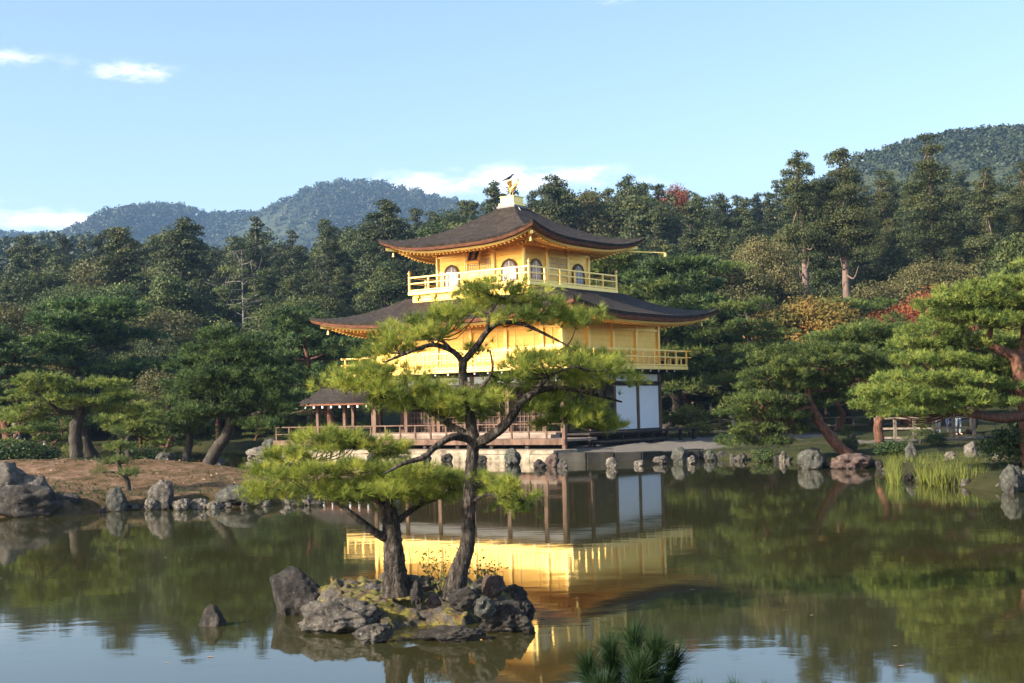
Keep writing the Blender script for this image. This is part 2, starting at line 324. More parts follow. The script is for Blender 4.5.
def height(x, y):
    x = np.asarray(x, float); y = np.asarray(y, float)
    s = pond_sd(x, y)
    z = np.where(s < 0, -.7*sst(0, 2, -s), .34*sst(-.05, .5, s)+.14*sst(.5, 5, s))
    z = z - .04*(np.abs(s) < .3)
    # soil mound of the left peninsula
    z = z+.55*np.exp(-((x+14.5)/7)**2-((y-41)/4.2)**2)*sst(.2, 3, s)
    # right shore: gentle rise
    z = z+.25*sst(14, 30, x)*sst(0, 6, s)
    land = sst(2, 12, s)
    back = np.maximum(0, y-92-.18*np.maximum(0, -x-10))
    slope = .08+.085*sst(-60, 40, x)
    hill = slope*back
    cap = 14+14*sst(-60, 30, x)
    hill = cap*(1-np.exp(-hill/cap*1.15))
    z = z+hill*land+.05*vnoise(x, y, .8)*land+sst(.3, 2, s)*(.05*vnoise(x+3, y, 1.3)+.045*vnoise(x, y+5, 2.7)+.03*vnoise(x+1, y, 4.3))
    near = sst(6, 3, y)*(s > 0)
    return z+.3*near*sst(0, 2, s)
def hz(x, y): return float(height(np.array([x]), np.array([y]))[0])

def axis(vals):
    out = []
    for a, b, step in vals: out += list(np.arange(a, b, step))
    return np.array(out+[vals[-1][1]])
xs = axis([(-3200,-600,200),(-600,-160,22),(-160,-46,5),(-46,-24,1.0),(-24,24,.4),(24,46,1.0),(46,160,5),(160,600,22),(600,3200,200)])
ys = axis([(-200,-20,30),(-20,2,2),(2,8,.5),(8,28,2),(28,66,.4),(66,110,.9),(110,300,5),(300,1000,35),(1000,4200,200)])
XX, YY = np.meshgrid(xs, ys); ZZ = height(XX, YY)
nx, ny = len(xs), len(ys)
co = np.stack([XX, YY, ZZ], -1).reshape(-1, 3)
idx = np.arange(nx*ny).reshape(ny, nx)
quads = np.stack([idx[:-1,:-1], idx[:-1,1:], idx[1:,1:], idx[1:,:-1]], -1).reshape(-1, 4)
me = bpy.data.meshes.new('ground'); me.vertices.add(len(co)); me.vertices.foreach_set('co', co.astype(np.float32).ravel())
me.loops.add(quads.size); me.loops.foreach_set('vertex_index', quads.astype(np.int32).ravel())
me.polygons.add(len(quads)); me.polygons.foreach_set('loop_start', np.arange(0, quads.size, 4, dtype=np.int32)); me.update(calc_edges=True)
soil = (np.exp(-(((XX+14.5)/9)**4)-((YY-39)/8)**4)).ravel()
# gravel court round the pavilion (local frame test)
CX, CY, ANG = .168, 67.9, -R(37.30)
lx = (XX-CX)*math.cos(ANG)+(YY-CY)*math.sin(ANG); ly = -(XX-CX)*math.sin(ANG)+(YY-CY)*math.cos(ANG)
grav = (sst(5.2, 6.2, lx)*sst(13.5, 12.3, lx)*sst(-9, -8, ly)*sst(16, 12, ly)).ravel()
path = (sst(85, 86, YY)*sst(91, 90, YY)*sst(3, 6, XX)).ravel(); path = np.maximum(path, (sst(55.0, 55.8, YY)*sst(60, 59, YY)*sst(14, 15, XX)).ravel())
for nm, arr in (('soil', soil), ('gravel', np.maximum(grav, path*.9))):
    a = me.attributes.new(nm, 'FLOAT', 'POINT'); a.data.foreach_set('value', arr.astype(np.float32))
def ground_mat():
    m, nt, N, L, b = newmat('ground')
    tc = N.new('ShaderNodeTexCoord')
    n = N.new('ShaderNodeTexNoise'); n.inputs['Scale'].default_value = .55; n.inputs['Detail'].default_value = 9; n.inputs['Roughness'].default_value = .65; L.new(tc.outputs['Object'], n.inputs['Vector'])
    g = ramp(N, [(.32,(.035,.045,.016)),(.5,(.06,.066,.025)),(.68,(.10,.085,.04))]); L.new(n.outputs[0], g.inputs[0])
    n2 = N.new('ShaderNodeTexNoise'); n2.inputs['Scale'].default_value = 1.9; n2.inputs['Detail'].default_value = 12; n2.inputs['Roughness'].default_value = .8; L.new(tc.outputs['Object'], n2.inputs['Vector'])
    s = ramp(N, [(.38,(.08,.075,.025)),(.46,(.18,.11,.055)),(.54,(.29,.175,.11)),(.64,(.42,.28,.19))]); L.new(n2.outputs[0], s.inputs[0])
    a1 = N.new('ShaderNodeAttribute'); a1.attribute_name = 'soil'; a2 = N.new('ShaderNodeAttribute'); a2.attribute_name = 'gravel'
    m1 = N.new('ShaderNodeMix'); m1.data_type = 'RGBA'; L.new(a1.outputs['Fac'], m1.inputs[0]); L.new(g.outputs[0], m1.inputs[6]); L.new(s.outputs[0], m1.inputs[7])
    m2 = N.new('ShaderNodeMix'); m2.data_type = 'RGBA'; L.new(a2.outputs['Fac'], m2.inputs[0]); L.new(m1.outputs[2], m2.inputs[6]); m2.inputs[7].default_value = (.24,.215,.19,1)
    L.new(m2.outputs[2], b.inputs['Base Color']); b.inputs['Roughness'].default_value = .95; b.inputs['Specular IOR Level'].default_value = .1
    n3 = N.new('ShaderNodeTexNoise'); n3.inputs['Scale'].default_value = 3; n3.inputs['Detail'].default_value = 12; n3.inputs['Roughness'].default_value = .8; L.new(tc.outputs['Object'], n3.inputs['Vector'])
    bp = N.new('ShaderNodeBump'); bp.inputs['Strength'].default_value = .9; bp.inputs['Distance'].default_value = .4; L.new(n3.outputs[0], bp.inputs['Height']); L.new(bp.outputs[0], b.inputs['Normal'])
    return m
go = link('ground', me, ground_mat(), None, True); tag(go, kind='structure')

def water_mat():
    m, nt, N, L, b = newmat('water')
    b.inputs['Base Color'].default_value = (.036,.034,.012,1); b.inputs['Roughness'].default_value = .035; b.inputs['IOR'].default_value = 1.36
    tc = N.new('ShaderNodeTexCoord')
    n = N.new('ShaderNodeTexNoise'); n.inputs['Scale'].default_value = 2.6; n.inputs['Detail'].default_value = 3; n.inputs['Roughness'].default_value = .5
    mp = N.new('ShaderNodeMapping'); mp.inputs['Scale'].default_value = (.55, 1, 1); mp.inputs['Rotation'].default_value = (0, 0, R(12)); L.new(tc.outputs['Object'], mp.inputs[0]); L.new(mp.outputs[0], n.inputs['Vector'])
    n2 = N.new('ShaderNodeTexNoise'); n2.inputs['Scale'].default_value = .45; n2.inputs['Detail'].default_value = 2; L.new(tc.outputs['Object'], n2.inputs['Vector'])
    pw = ramp(N, [(.35,(.1,.1,.1)),(.7,(1,1,1))]); L.new(n2.outputs[0], pw.inputs[0])
    mu = N.new('ShaderNodeMath'); mu.operation = 'MULTIPLY'; L.new(n.outputs[0], mu.inputs[0]); L.new(pw.outputs[0], mu.inputs[1])
    bp = N.new('ShaderNodeBump'); bp.inputs['Strength'].default_value = 1; bp.inputs['Distance'].default_value = .0021; L.new(mu.outputs[0], bp.inputs['Height'])
    L.new(bp.outputs[0], b.inputs['Normal'])
    return m
wb = MB(); wb.add([(-95,3.5,0),(75,3.5,0),(75,99,0),(-95,99,0)], [(0,1,2,3)])
tag(wb.build('pond_water', water_mat()), kind='structure')

# ------------------------------------------------------------------ foliage generators
def unit(v): return v/np.maximum(np.linalg.norm(v, axis=-1, keepdims=True), 1e-9)
def needles(C, D, n, length, width, spread, tone):
    T = len(C); C = np.repeat(C, n, 0); D = np.repeat(D, n, 0); tn = np.repeat(tone, n)
    d = unit(D+spread*rng.normal(size=(T*n, 3))); L = length*rng.uniform(.7, 1.15, (T*n, 1))
    side = unit(np.cross(d, rng.normal(size=(T*n, 3))))*width/2
    b = C+d*L*.06
    V = np.stack([b-side, b+side, C+d*L], 1).reshape(-1, 3)
    return V, np.repeat(np.clip(tn+rng.normal(0, .08, T*n), 0, 1), 3)
def leaves(C, Nrm, size, tone, flat=.8, asp=.6):
    n = len(C); nr = unit(Nrm+flat*rng.normal(size=(n, 3)))
    a = unit(np.cross(nr, rng.normal(size=(n, 3)))); b = np.cross(nr, a)
    s = size*rng.uniform(.6, 1.3, (n, 1))
    V = np.stack([C-a*s, C-b*s*asp, C+a*s, C+b*s*asp], 1).reshape(-1, 3)
    return V, np.repeat(tone, 4)
def smooth_path(pts, rad, sub=5):
    P = [np.array(p, float) for p in pts]; out = []; ro = []
    n = len(P)
    for i in range(n-1):
        p0, p1, p2, p3 = P[max(i-1,0)], P[i], P[i+1], P[min(i+2,n-1)]
        for k in range(sub):
            t = k/sub
            out.append(.5*((2*p1)+(-p0+p2)*t+(2*p0-5*p1+4*p2-p3)*t*t+(-p0+3*p1-3*p2+p3)*t**3)); ro.append(rad[i]*(1-t)+rad[i+1]*t)
    out.append(P[-1]); ro.append(rad[-1]); return out, ro
def pads_to_mesh(pads, prm, anchors, twigs):
    """pads: (centre, (rx, ry, rz)).  Clumps of needle tufts domed over each pad; twigs reach them from the branches."""
    allC = []; allD = []; allT = []
    A = np.array(anchors)
    for c, (rx, ry, rz) in pads:
        c = np.array(c); area = math.pi*rx*ry
        nc = max(4, int(area*prm['clumps']))
        r = np.sqrt(rng.uniform(0, 1, nc)); th = rng.uniform(0, 2*math.pi, nc)
        wob = 1+.22*np.sin(3*th+rng.uniform(0, 6))+.12*np.sin(5*th+rng.uniform(0, 6))
        dome = np.sqrt(np.clip(1-r*r, 0, 1))
        cz = rz*(dome*rng.uniform(-.35, 1, nc))-rz*.15*r
        cc = np.stack([rx*r*np.cos(th)*wob, ry*r*np.sin(th)*wob, cz], -1)+c
        rc = prm['rc']
        anchor = A[np.argmin(((A-c)**2).sum(1))]
        for k in range(nc):
            q = cc[k]
            m = prm['tufts']
            off = rng.normal(size=(m, 3))*np.array([rc, rc, rc*.55])*.6
            tc = q+off
            outd = unit(np.array([math.cos(th[k]), math.sin(th[k]), 0]))*r[k]
            D = unit(np.array([0, 0, .85])+outd*.55+unit(off)*.5+rng.normal(size=(m, 3))*.25)
            allC.append(tc); allD.append(D); t0 = rng.uniform(.05, .9); allT.append(np.clip(t0+rng.normal(0, .1, m), 0, 1))
            if twigs is not None and rng.uniform() < prm.get('twig', .5):
                mid = (anchor+q)/2+np.array([0, 0, -.12*np.linalg.norm(q-anchor)])+rng.normal(size=3)*.04*np.linalg.norm(q-anchor)
                pp, rr = smooth_path([anchor, mid, q], [prm['twig_r'], prm['twig_r']*.7, prm['twig_r']*.3], 3)
                twigs.tube(pp, rr, 4, cap=False)
    C = np.concatenate(allC); D = np.concatenate(allD); T = np.concatenate(allT)
    return needles(C, D, prm['n'], prm['len'], prm['wid'], prm['spread'], T)
PRM_NEAR = dict(clumps=42, tufts=11, rc=.10, n=28, len=.105, wid=.0042, spread=.55, twig=.45, twig_r=.009)
PRM_MID = dict(clumps=8, tufts=8, rc=.2, n=9, len=.24, wid=.034, spread=.6, twig=.35, twig_r=.025)
PRM_FAR = dict(clumps=5, tufts=8, rc=.27, n=7, len=.34, wid=.075, spread=.65, twig=.25, twig_r=.035)
def pine_from_px(name, D, base, limbs, pads, prm, leafmat, bark, label, group=None, depth=.8, zbase=None, cat='pine tree'):
    """limbs: list of ([(px,py,ddepth)...], [radii]); pads: (px,py,rx_px,ry_px,ddepth)"""
    b = at(base[0], base[1], D)
    if zbase is not None: b.z = zbase
    root = empty(name, b); tag(root, label, cat, group)
    tb = MB(); anchors = []
    for pts, rad in limbs:
        P = [at(p[0], p[1], D+p[2])-b for p in pts]
        near = D < 20; pp, rr = smooth_path(P, rad, 16 if near else 6); tb.tube(pp, rr, (18 if rad[0] > .06 else 9) if near else 8, wob=.13 if near else .18)
        anchors += [np.array(p) for p in pp[len(pp)//3:]]
    k = D/F
    pl = [(np.array(at(cx, cy, D+dd)-b), (rx*k*1.02, rx*k*depth*1.02, ry*k*.95)) for cx, cy, rx, ry, dd in pads]
    V, T = pads_to_mesh(pl, prm, anchors, tb)
    tb.build('trunk', MT[bark], root, True)
    link('crown', np_mesh('crown', V, 3, T), MT[leafmat], root)
    return root

# ------------------------------------------------------------------ generic tree prototypes (unit: metres, base at origin)
PROTO = {}
def proto_pine(key, Hh, spread, lean, levels, leafmat, bark, prm, seed):
    global rng
    rng = np.random.default_rng(seed); random.seed(seed)
    me_t = MB(); n = 6
    la = rng.uniform(0, 2*math.pi); P = [(0,0,-.3)]; 
    for i in range(1, n+1):
        t = i/n; P.append((lean*math.cos(la)*t**.8*Hh+rng.normal()*.05*Hh, lean*math.sin(la)*t**.8*Hh+rng.normal()*.05*Hh, t*Hh*.93))
    r0 = .028*Hh+.05; rad = [r0*(1-.78*i/n) for i in range(n+1)]
    pp, rr = smooth_path(P, rad, 4); me_t.tube(pp, rr, 8, wob=.15)
    anchors = [np.array(p) for p in pp[len(pp)//2:]]; pads = []
    az = rng.uniform(0, 6)
    for l in range(levels):
        t = .32+.62*l/max(1, levels-1); k = min(len(pp)-1, int(t*(len(pp)-1))); s = np.array(pp[k])
        for b in range(3 if l < levels-1 else 2):
            az += 2.1+rng.normal()*.35; ln = spread*(1.05-.75*(t-.3)/.7)*rng.uniform(.65, 1.1)
            e = s+np.array([math.cos(az)*ln, math.sin(az)*ln, rng.uniform(-.02, .1)*Hh])
            mid = (s+e)/2+np.array([0, 0, rng.uniform(-.05, .02)*Hh])+rng.normal(size=3)*.05*ln
            qq, qr = smooth_path([s, mid, e], [rr[k]*.5, rr[k]*.35, rr[k]*.15], 4); me_t.tube(qq, qr, 6, wob=.2); anchors += [np.array(q) for q in qq[3:]]
            w = spread*rng.uniform(.3, .46)*(1.1-.35*t)
            pads.append((e, (w, w*rng.uniform(.8, 1.1), w*.3)))
            if rng.uniform() < .7: pads.append((mid+np.array([0,0,.1*w]), (w*.8, w*.8, w*.28)))
    pads.append((np.array(pp[-1])+np.array([0,0,-.02*Hh]), (spread*.3, spread*.3, Hh*.07)))
    V, T = pads_to_mesh(pads, prm, anchors, me_t)
    t_o = me_t.build('trunk', MT[bark], None, True); c_o = link('crown', np_mesh('crown', V, 3, T), MT[leafmat])
    PROTO[key] = (t_o, c_o, Hh)
def lumps_to_leaves(L, per, size, flat=.7):
    """L: (centre, radius, squash).  Leaf faces through the outer half of each lump."""
    Cs = []; Ns = []; Ts = []
    for c, r, sq in L:
        m = max(12, int(per*r*r)); d = unit(rng.normal(size=(m, 3))); d[:, 2] = np.where(rng.uniform(size=m) < .3, d[:, 2], np.abs(d[:, 2])*.9-.12)
        d = unit(d); rad = r*rng.uniform(.45, 1.08, (m, 1))
        p = c+d*rad*np.array([1, 1, sq]); Cs.append(p); Ns.append(d+np.array([0,0,.3])); t0 = rng.uniform(.15, .8); Ts.append(np.clip(t0+rng.normal(0, .12, m), 0, 1))
    C = np.concatenate(Cs); return leaves(C, np.concatenate(Ns), size, np.concatenate(Ts), flat)
def finish_proto(key, tb, V, T, bark, leafmat, Hh):
    PROTO[key] = (tb.build('trunk', MT[bark], None, True), link('crown', np_mesh('crown', V, 4, T), MT[leafmat]), Hh)
def proto_broad(key, Hh, Wd, leafmat, bark, seed, nl=60, per=230, size=.125, low=.22):
    global rng
    rng = np.random.default_rng(seed); random.seed(seed); tb = MB()
    pp, rr = smooth_path([(0,0,-.5),(rng.normal()*.2,rng.normal()*.2,Hh*.25),(rng.normal()*.5,rng.normal()*.5,Hh*.55),(rng.normal()*.4,0,Hh*.9)], [.03*Hh,.024*Hh,.016*Hh,.004*Hh], 4)
    tb.tube(pp, rr, 8, wob=.1); Ls = []
    zc = Hh*(low+(1-low)/2); hzr = Hh*(1-low)/2
    for i in range(nl):
        d = unit(rng.normal(size=3)); f = rng.uniform(.35, .9)
        r = Wd*rng.uniform(.12, .25)
        w = Wd/2*(1+.2*math.sin(2.3*d[0]+seed)+.15*math.sin(4*d[1]+seed))
        prof = 1-.25*max(0, d[2]); c = np.array([d[0]*w*f*prof, d[1]*w*f*prof, zc+d[2]*(hzr-r*.7)*f*1.1])
        Ls.append((c, r, rng.uniform(.6, .9)))
        if i % 3 == 0:
            s = np.array(pp[min(len(pp)-1, int(len(pp)*rng.uniform(.35, .85)))]); q, qr = smooth_path([s, (s+c)/2+rng.normal(size=3)*.3, c], [.011*Hh,.007*Hh,.003*Hh], 3); tb.tube(q, qr, 5)
    Ls.append((np.array([0,0,Hh*.93-Wd*.1]), Wd*.16, .8))
    V, T = lumps_to_leaves(Ls, per, size); finish_proto(key, tb, V, T, bark, leafmat, Hh)
def proto_conifer(key, Hh, Wd, leafmat, bark, seed, low=.25, taper=1.0, per=330, size=.115, poof=.2, gap=.0, limbs=True):
    global rng
    rng = np.random.default_rng(seed); random.seed(seed); tb = MB()
    wx, wy = rng.normal()*.02*Hh, rng.normal()*.02*Hh
    pp, rr = smooth_path([(0,0,-.5),(wx,wy,Hh*.4),(wx*.5,wy*.5,Hh*.75),(0,0,Hh*.98)], [.022*Hh,.018*Hh,.011*Hh,.002*Hh], 5); tb.tube(pp, rr, 8, wob=.06)
    Ls = []; z = low*Hh; az = 0
    while z < Hh*.97:
        t = (z/Hh-low)/(1-low); w = Wd/2*((1-t)**taper*.86+.12)*min(1, .55+t*4)*rng.uniform(.75, 1.15)
        nb = max(1, int(round((w/(Wd/2))*5)))
        Ls.append((np.array(pp[min(len(pp)-1, int(z/Hh*len(pp)))])*np.array([1,1,0])+np.array([0,0,z]), w*.42, 1.0))
        for b in range(nb):
            az += 2.4+rng.normal()*.3
            if rng.uniform() < gap: continue
            r = max(.11*Wd, w*rng.uniform(.36, .55)); ro = max(0, w-r*.5)*rng.uniform(.7, 1.1)
            c = np.array([math.cos(az)*ro, math.sin(az)*ro, z+rng.normal()*.012*Hh])+np.array(pp[min(len(pp)-1, int(z/Hh*len(pp)))])*np.array([1,1,0])
            Ls.append((c, r, rng.uniform(.5, .75)))
            if limbs and rng.uniform() < .25: tb.tube([pp[min(len(pp)-1, int(z/Hh*len(pp)))], tuple(c)], [.004*Hh, .0015*Hh], 4)
        z += Hh*(.024+.02*(1-t))
    if limbs:
        for _ in range(5):
            zz = Hh*low*rng.uniform(.7, 1.15); a = rng.uniform(0, 6.28); l = Wd*rng.uniform(.18, .4); s = np.array([wx*.5, wy*.5, zz]); q, qr = smooth_path([s, s+np.array([math.cos(a)*l*.6, math.sin(a)*l*.6, -.02*Hh]), s+np.array([math.cos(a)*l, math.sin(a)*l, .03*Hh])], [.005*Hh,.004*Hh,.001*Hh], 3); tb.tube(q, qr, 5)
    V, T = lumps_to_leaves(Ls, per, size, .8); finish_proto(key, tb, V, T, bark, leafmat, Hh)
for i, s in enumerate((11, 12, 13, 14)):
    proto_pine('pine%d' % i, 8.5, (3.4,3.0,3.8,3.2)[i], (.12,.25,.08,.18)[i], (6,5,6,5)[i], 'pine_garden', 'bark_red' if i % 2 else 'bark_dark', PRM_MID, s)
proto_pine('pinedark0', 10, 4.2, .1, 7, 'pine_dark', 'bark_dark', PRM_FAR, 15); proto_pine('pinedark1', 10, 3.8, .2, 7, 'pine_dark', 'bark_red', PRM_FAR, 16)
proto_pine('pinelit0', 7, 3.6, .2, 5, 'pine_right', 'bark_red', PRM_MID, 17); proto_pine('pinelit1', 7, 3.4, .15, 5, 'pine_right', 'bark_red', PRM_MID, 18)
proto_pine('pinesmall', 2.0, .8, .15, 4, 'pine_garden', 'bark_dark', dict(clumps=18, tufts=8, rc=.14, n=14, len=.13, wid=.009, spread=.6, twig=.5, twig_r=.012), 19)
proto_broad('broad0', 14, 9, 'leaf_green', 'bark_pale', 21, size=.16, per=150); proto_broad('broad1', 15, 8, 'leaf_dark', 'bark_dark', 22, nl=50); proto_broad('broad2', 13, 9.5, 'leaf_green', 'bark_pale', 23, nl=44, size=.1, per=330); proto_broad('broad3', 14, 8.5, 'leaf_dark', 'bark_pale', 24, nl=44)
proto_broad('olive0', 13, 11, 'leaf_olive', 'bark_pale', 25, nl=75, low=.12, size=.10, per=330); proto_broad('olive1', 12, 9, 'leaf_olive', 'bark_pale', 26, nl=50, low=.15)
proto_broad('autumn0', 8, 6.5, 'leaf_autumn', 'bark_dark', 27, nl=46, size=.085, per=520); proto_broad('red0', 7, 5.5, 'leaf_red', 'bark_dark', 28, nl=20, size=.08, per=520)
proto_conifer('con0', 17, 6.5, 'leaf_conifer', 'bark_dark', 31); proto_conifer('con1', 17, 5.5, 'leaf_conifer', 'bark_pale', 32, low=.3, gap=.12); proto_conifer('con2', 16, 7, 'leaf_dark', 'bark_dark', 33, taper=.7, gap=.1)
proto_conifer('con3', 18, 7.5, 'leaf_conifer', 'bark_dark', 34, taper=.6, low=.2, gap=.15)
proto_conifer('cedar0', 25, 7.5, 'leaf_cedar', 'bark_cedar', 35, low=.5, taper=.45, gap=.15, per=300); proto_conifer('cedar1', 25, 8.5, 'leaf_cedar', 'bark_cedar', 36, low=.5, taper=.4, gap=.18, per=300); proto_conifer('cedar2', 25, 10.5, 'leaf_cedar', 'bark_cedar', 37, low=.15, taper=.75, gap=.05, per=260)
proto_broad('bush', 1.2, 2.0, 'leaf_bush', 'bark_dark', 38, nl=26, per=900, size=.045, low=.0); proto_broad('bushlight', 1.6, 2.2, 'leaf_yellow', 'bark_dark', 39, nl=22, per=500, size=.06, low=.1)
def bare_proto():
    global rng
    rng = np.random.default_rng(40); random.seed(40); tb = MB(); Hh = 15; Ls = []
    pp, rr = smooth_path([(0,0,-.5),(.2,0,5),(0,.2,10),(.1,0,Hh)], [.16,.13,.09,.03], 5); tb.tube(pp, rr, 8, wob=.1)
    for i in range(24):
        z = 4.5+i*.43; a = i*2.4; l = rng.uniform(1.2, 3.4); s = np.array([0, .1, z]); e = s+np.array([math.cos(a)*l, math.sin(a)*l, rng.uniform(-.3, .8)])
        q, qr = smooth_path([s, (s+e)/2+rng.normal(size=3)*.25, e], [.06,.045,.02], 4); tb.tube(q, qr, 5)
        for k in range(4):
            e2 = e+rng.normal(size=3)*.8; tb.tube([tuple(q[-3]), tuple(e2)], [.035,.012], 4)
        if z < 13.5 and rng.uniform() < .85: Ls.append((e, rng.uniform(.6, 1.1), .6))
    V, T = lumps_to_leaves(Ls, 260, .1); finish_proto('bare', tb, V, T, 'bark_grey', 'leaf_green', Hh)
bare_proto()
used_proto = set()
NAMES = {'pine': 'pine_tree', 'bro': 'broadleaf_tree', 'oli': 'broadleaf_tree', 'aut': 'maple_tree', 'red': 'maple_tree', 'con': 'conifer_tree', 'ced': 'cedar_tree', 'bus': 'shrub', 'bar': 'bare_tree'}
def put_tree(key, x, y, z, hgt, label, group=None, wide=1.0, rz=None, cat=None):
    t_o, c_o, Hh = PROTO[key]
    nm = NAMES.get(key[:4], NAMES.get(key[:3])); root = empty(nm, (x, y, z), random.uniform(0, 6.28) if rz is None else rz)
    s = hgt/Hh; root.scale = (s*wide, s*wide, s)
    tag(root, label, cat or nm.replace('_', ' '), group)
    for o in (t_o, c_o):
        if key not in used_proto: c = o
        else: c = o.copy(); COL.objects.link(c)
        c.parent = root
    used_proto.add(key)
    return root
def tree_px(key, px, ytop, D, label, group=None, wide=1.0, rz=None, cat=None, hmin=1.0):
    p = at(px, ytop, D); zb = hz(p.x, D)
    return put_tree(key, p.x, D, zb-.1, max(hmin, p.z-zb+.1), label, group, wide, rz, cat)

# ------------------------------------------------------------------ rocks
def rock(px, py, wpx, hpx, label, mat='rock', D=None, depth=1.0, seed=0, sub=4, rot=None, rough=1.0, sharp=.55, group=None, sink=.25, tilt=0, z0=None, name='rock', x=None, y=None, size=None):
    rr = random.Random(seed*131+int(px)); 
    if size is None:
        g = ground(px, py) if D is None else at(px, py, D)
        if z0 is not None: g = ground(px, py, z0)
        k = g.y/F; sx, sz = wpx*k/2, hpx*k; sy = sx*depth
    else: g = Vector((x, y, z0)); sx, sy, sz = size
    bm = bmesh.new(); bmesh.ops.create_icosphere(bm, subdivisions=sub, radius=1)
    planes = []
    for i in range(11 if rough > .6 else 9):
        d = Vector((rr.gauss(0,1), rr.gauss(0,1), rr.gauss(0,.8))).normalized(); planes.append((d, rr.uniform(.58, .9) if rough > .6 else rr.uniform(.36, .62)))
    off = Vector((rr.uniform(-50,50), rr.uniform(-50,50), rr.uniform(-50,50)))
    for v in bm.verts:
        p = v.co.copy()
        for d, h in planes:
            e = p.dot(d)-h
            if e > 0: p -= d*e*sharp*1.6 if sharp < .62 else d*e
        n = v.co.normalized()
        rg = noise.ridged_multi_fractal(p*1.6+off, .9, 2.1, 6, 1.0, 2.0)
        p += n*(noise.noise(p*1.6+off)*.20+(rg-1.2)*.19+noise.noise(p*6+off)*.09-abs(noise.noise(p*12+off))*.12)*rough
        v.co = p
    zs = [v.co.z for v in bm.verts]; xs_ = [v.co.x for v in bm.verts]
    zt = max(zs); xm = max(abs(min(xs_)), max(xs_))
    rm = Matrix.Rotation(tilt, 3, 'Y')
    for v in bm.verts:
        q = rm@Vector((v.co.x/xm*sx, v.co.y/xm*sy, 0)); zz = v.co.z/zt
        v.co = Vector((v.co.x/xm*sx, v.co.y/xm*sy, (zz*.5+.5)*sz*(1+sink)-sz*sink)); v.co = rm@v.co
    me = bpy.data.meshes.new(name); bm.to_mesh(me); bm.free()
    o = link(name, me, MT[mat], None, True); o.location = g; o.rotation_euler = (0, 0, rot if rot is not None else 0)
    tag(o, label, 'rock', group); return o

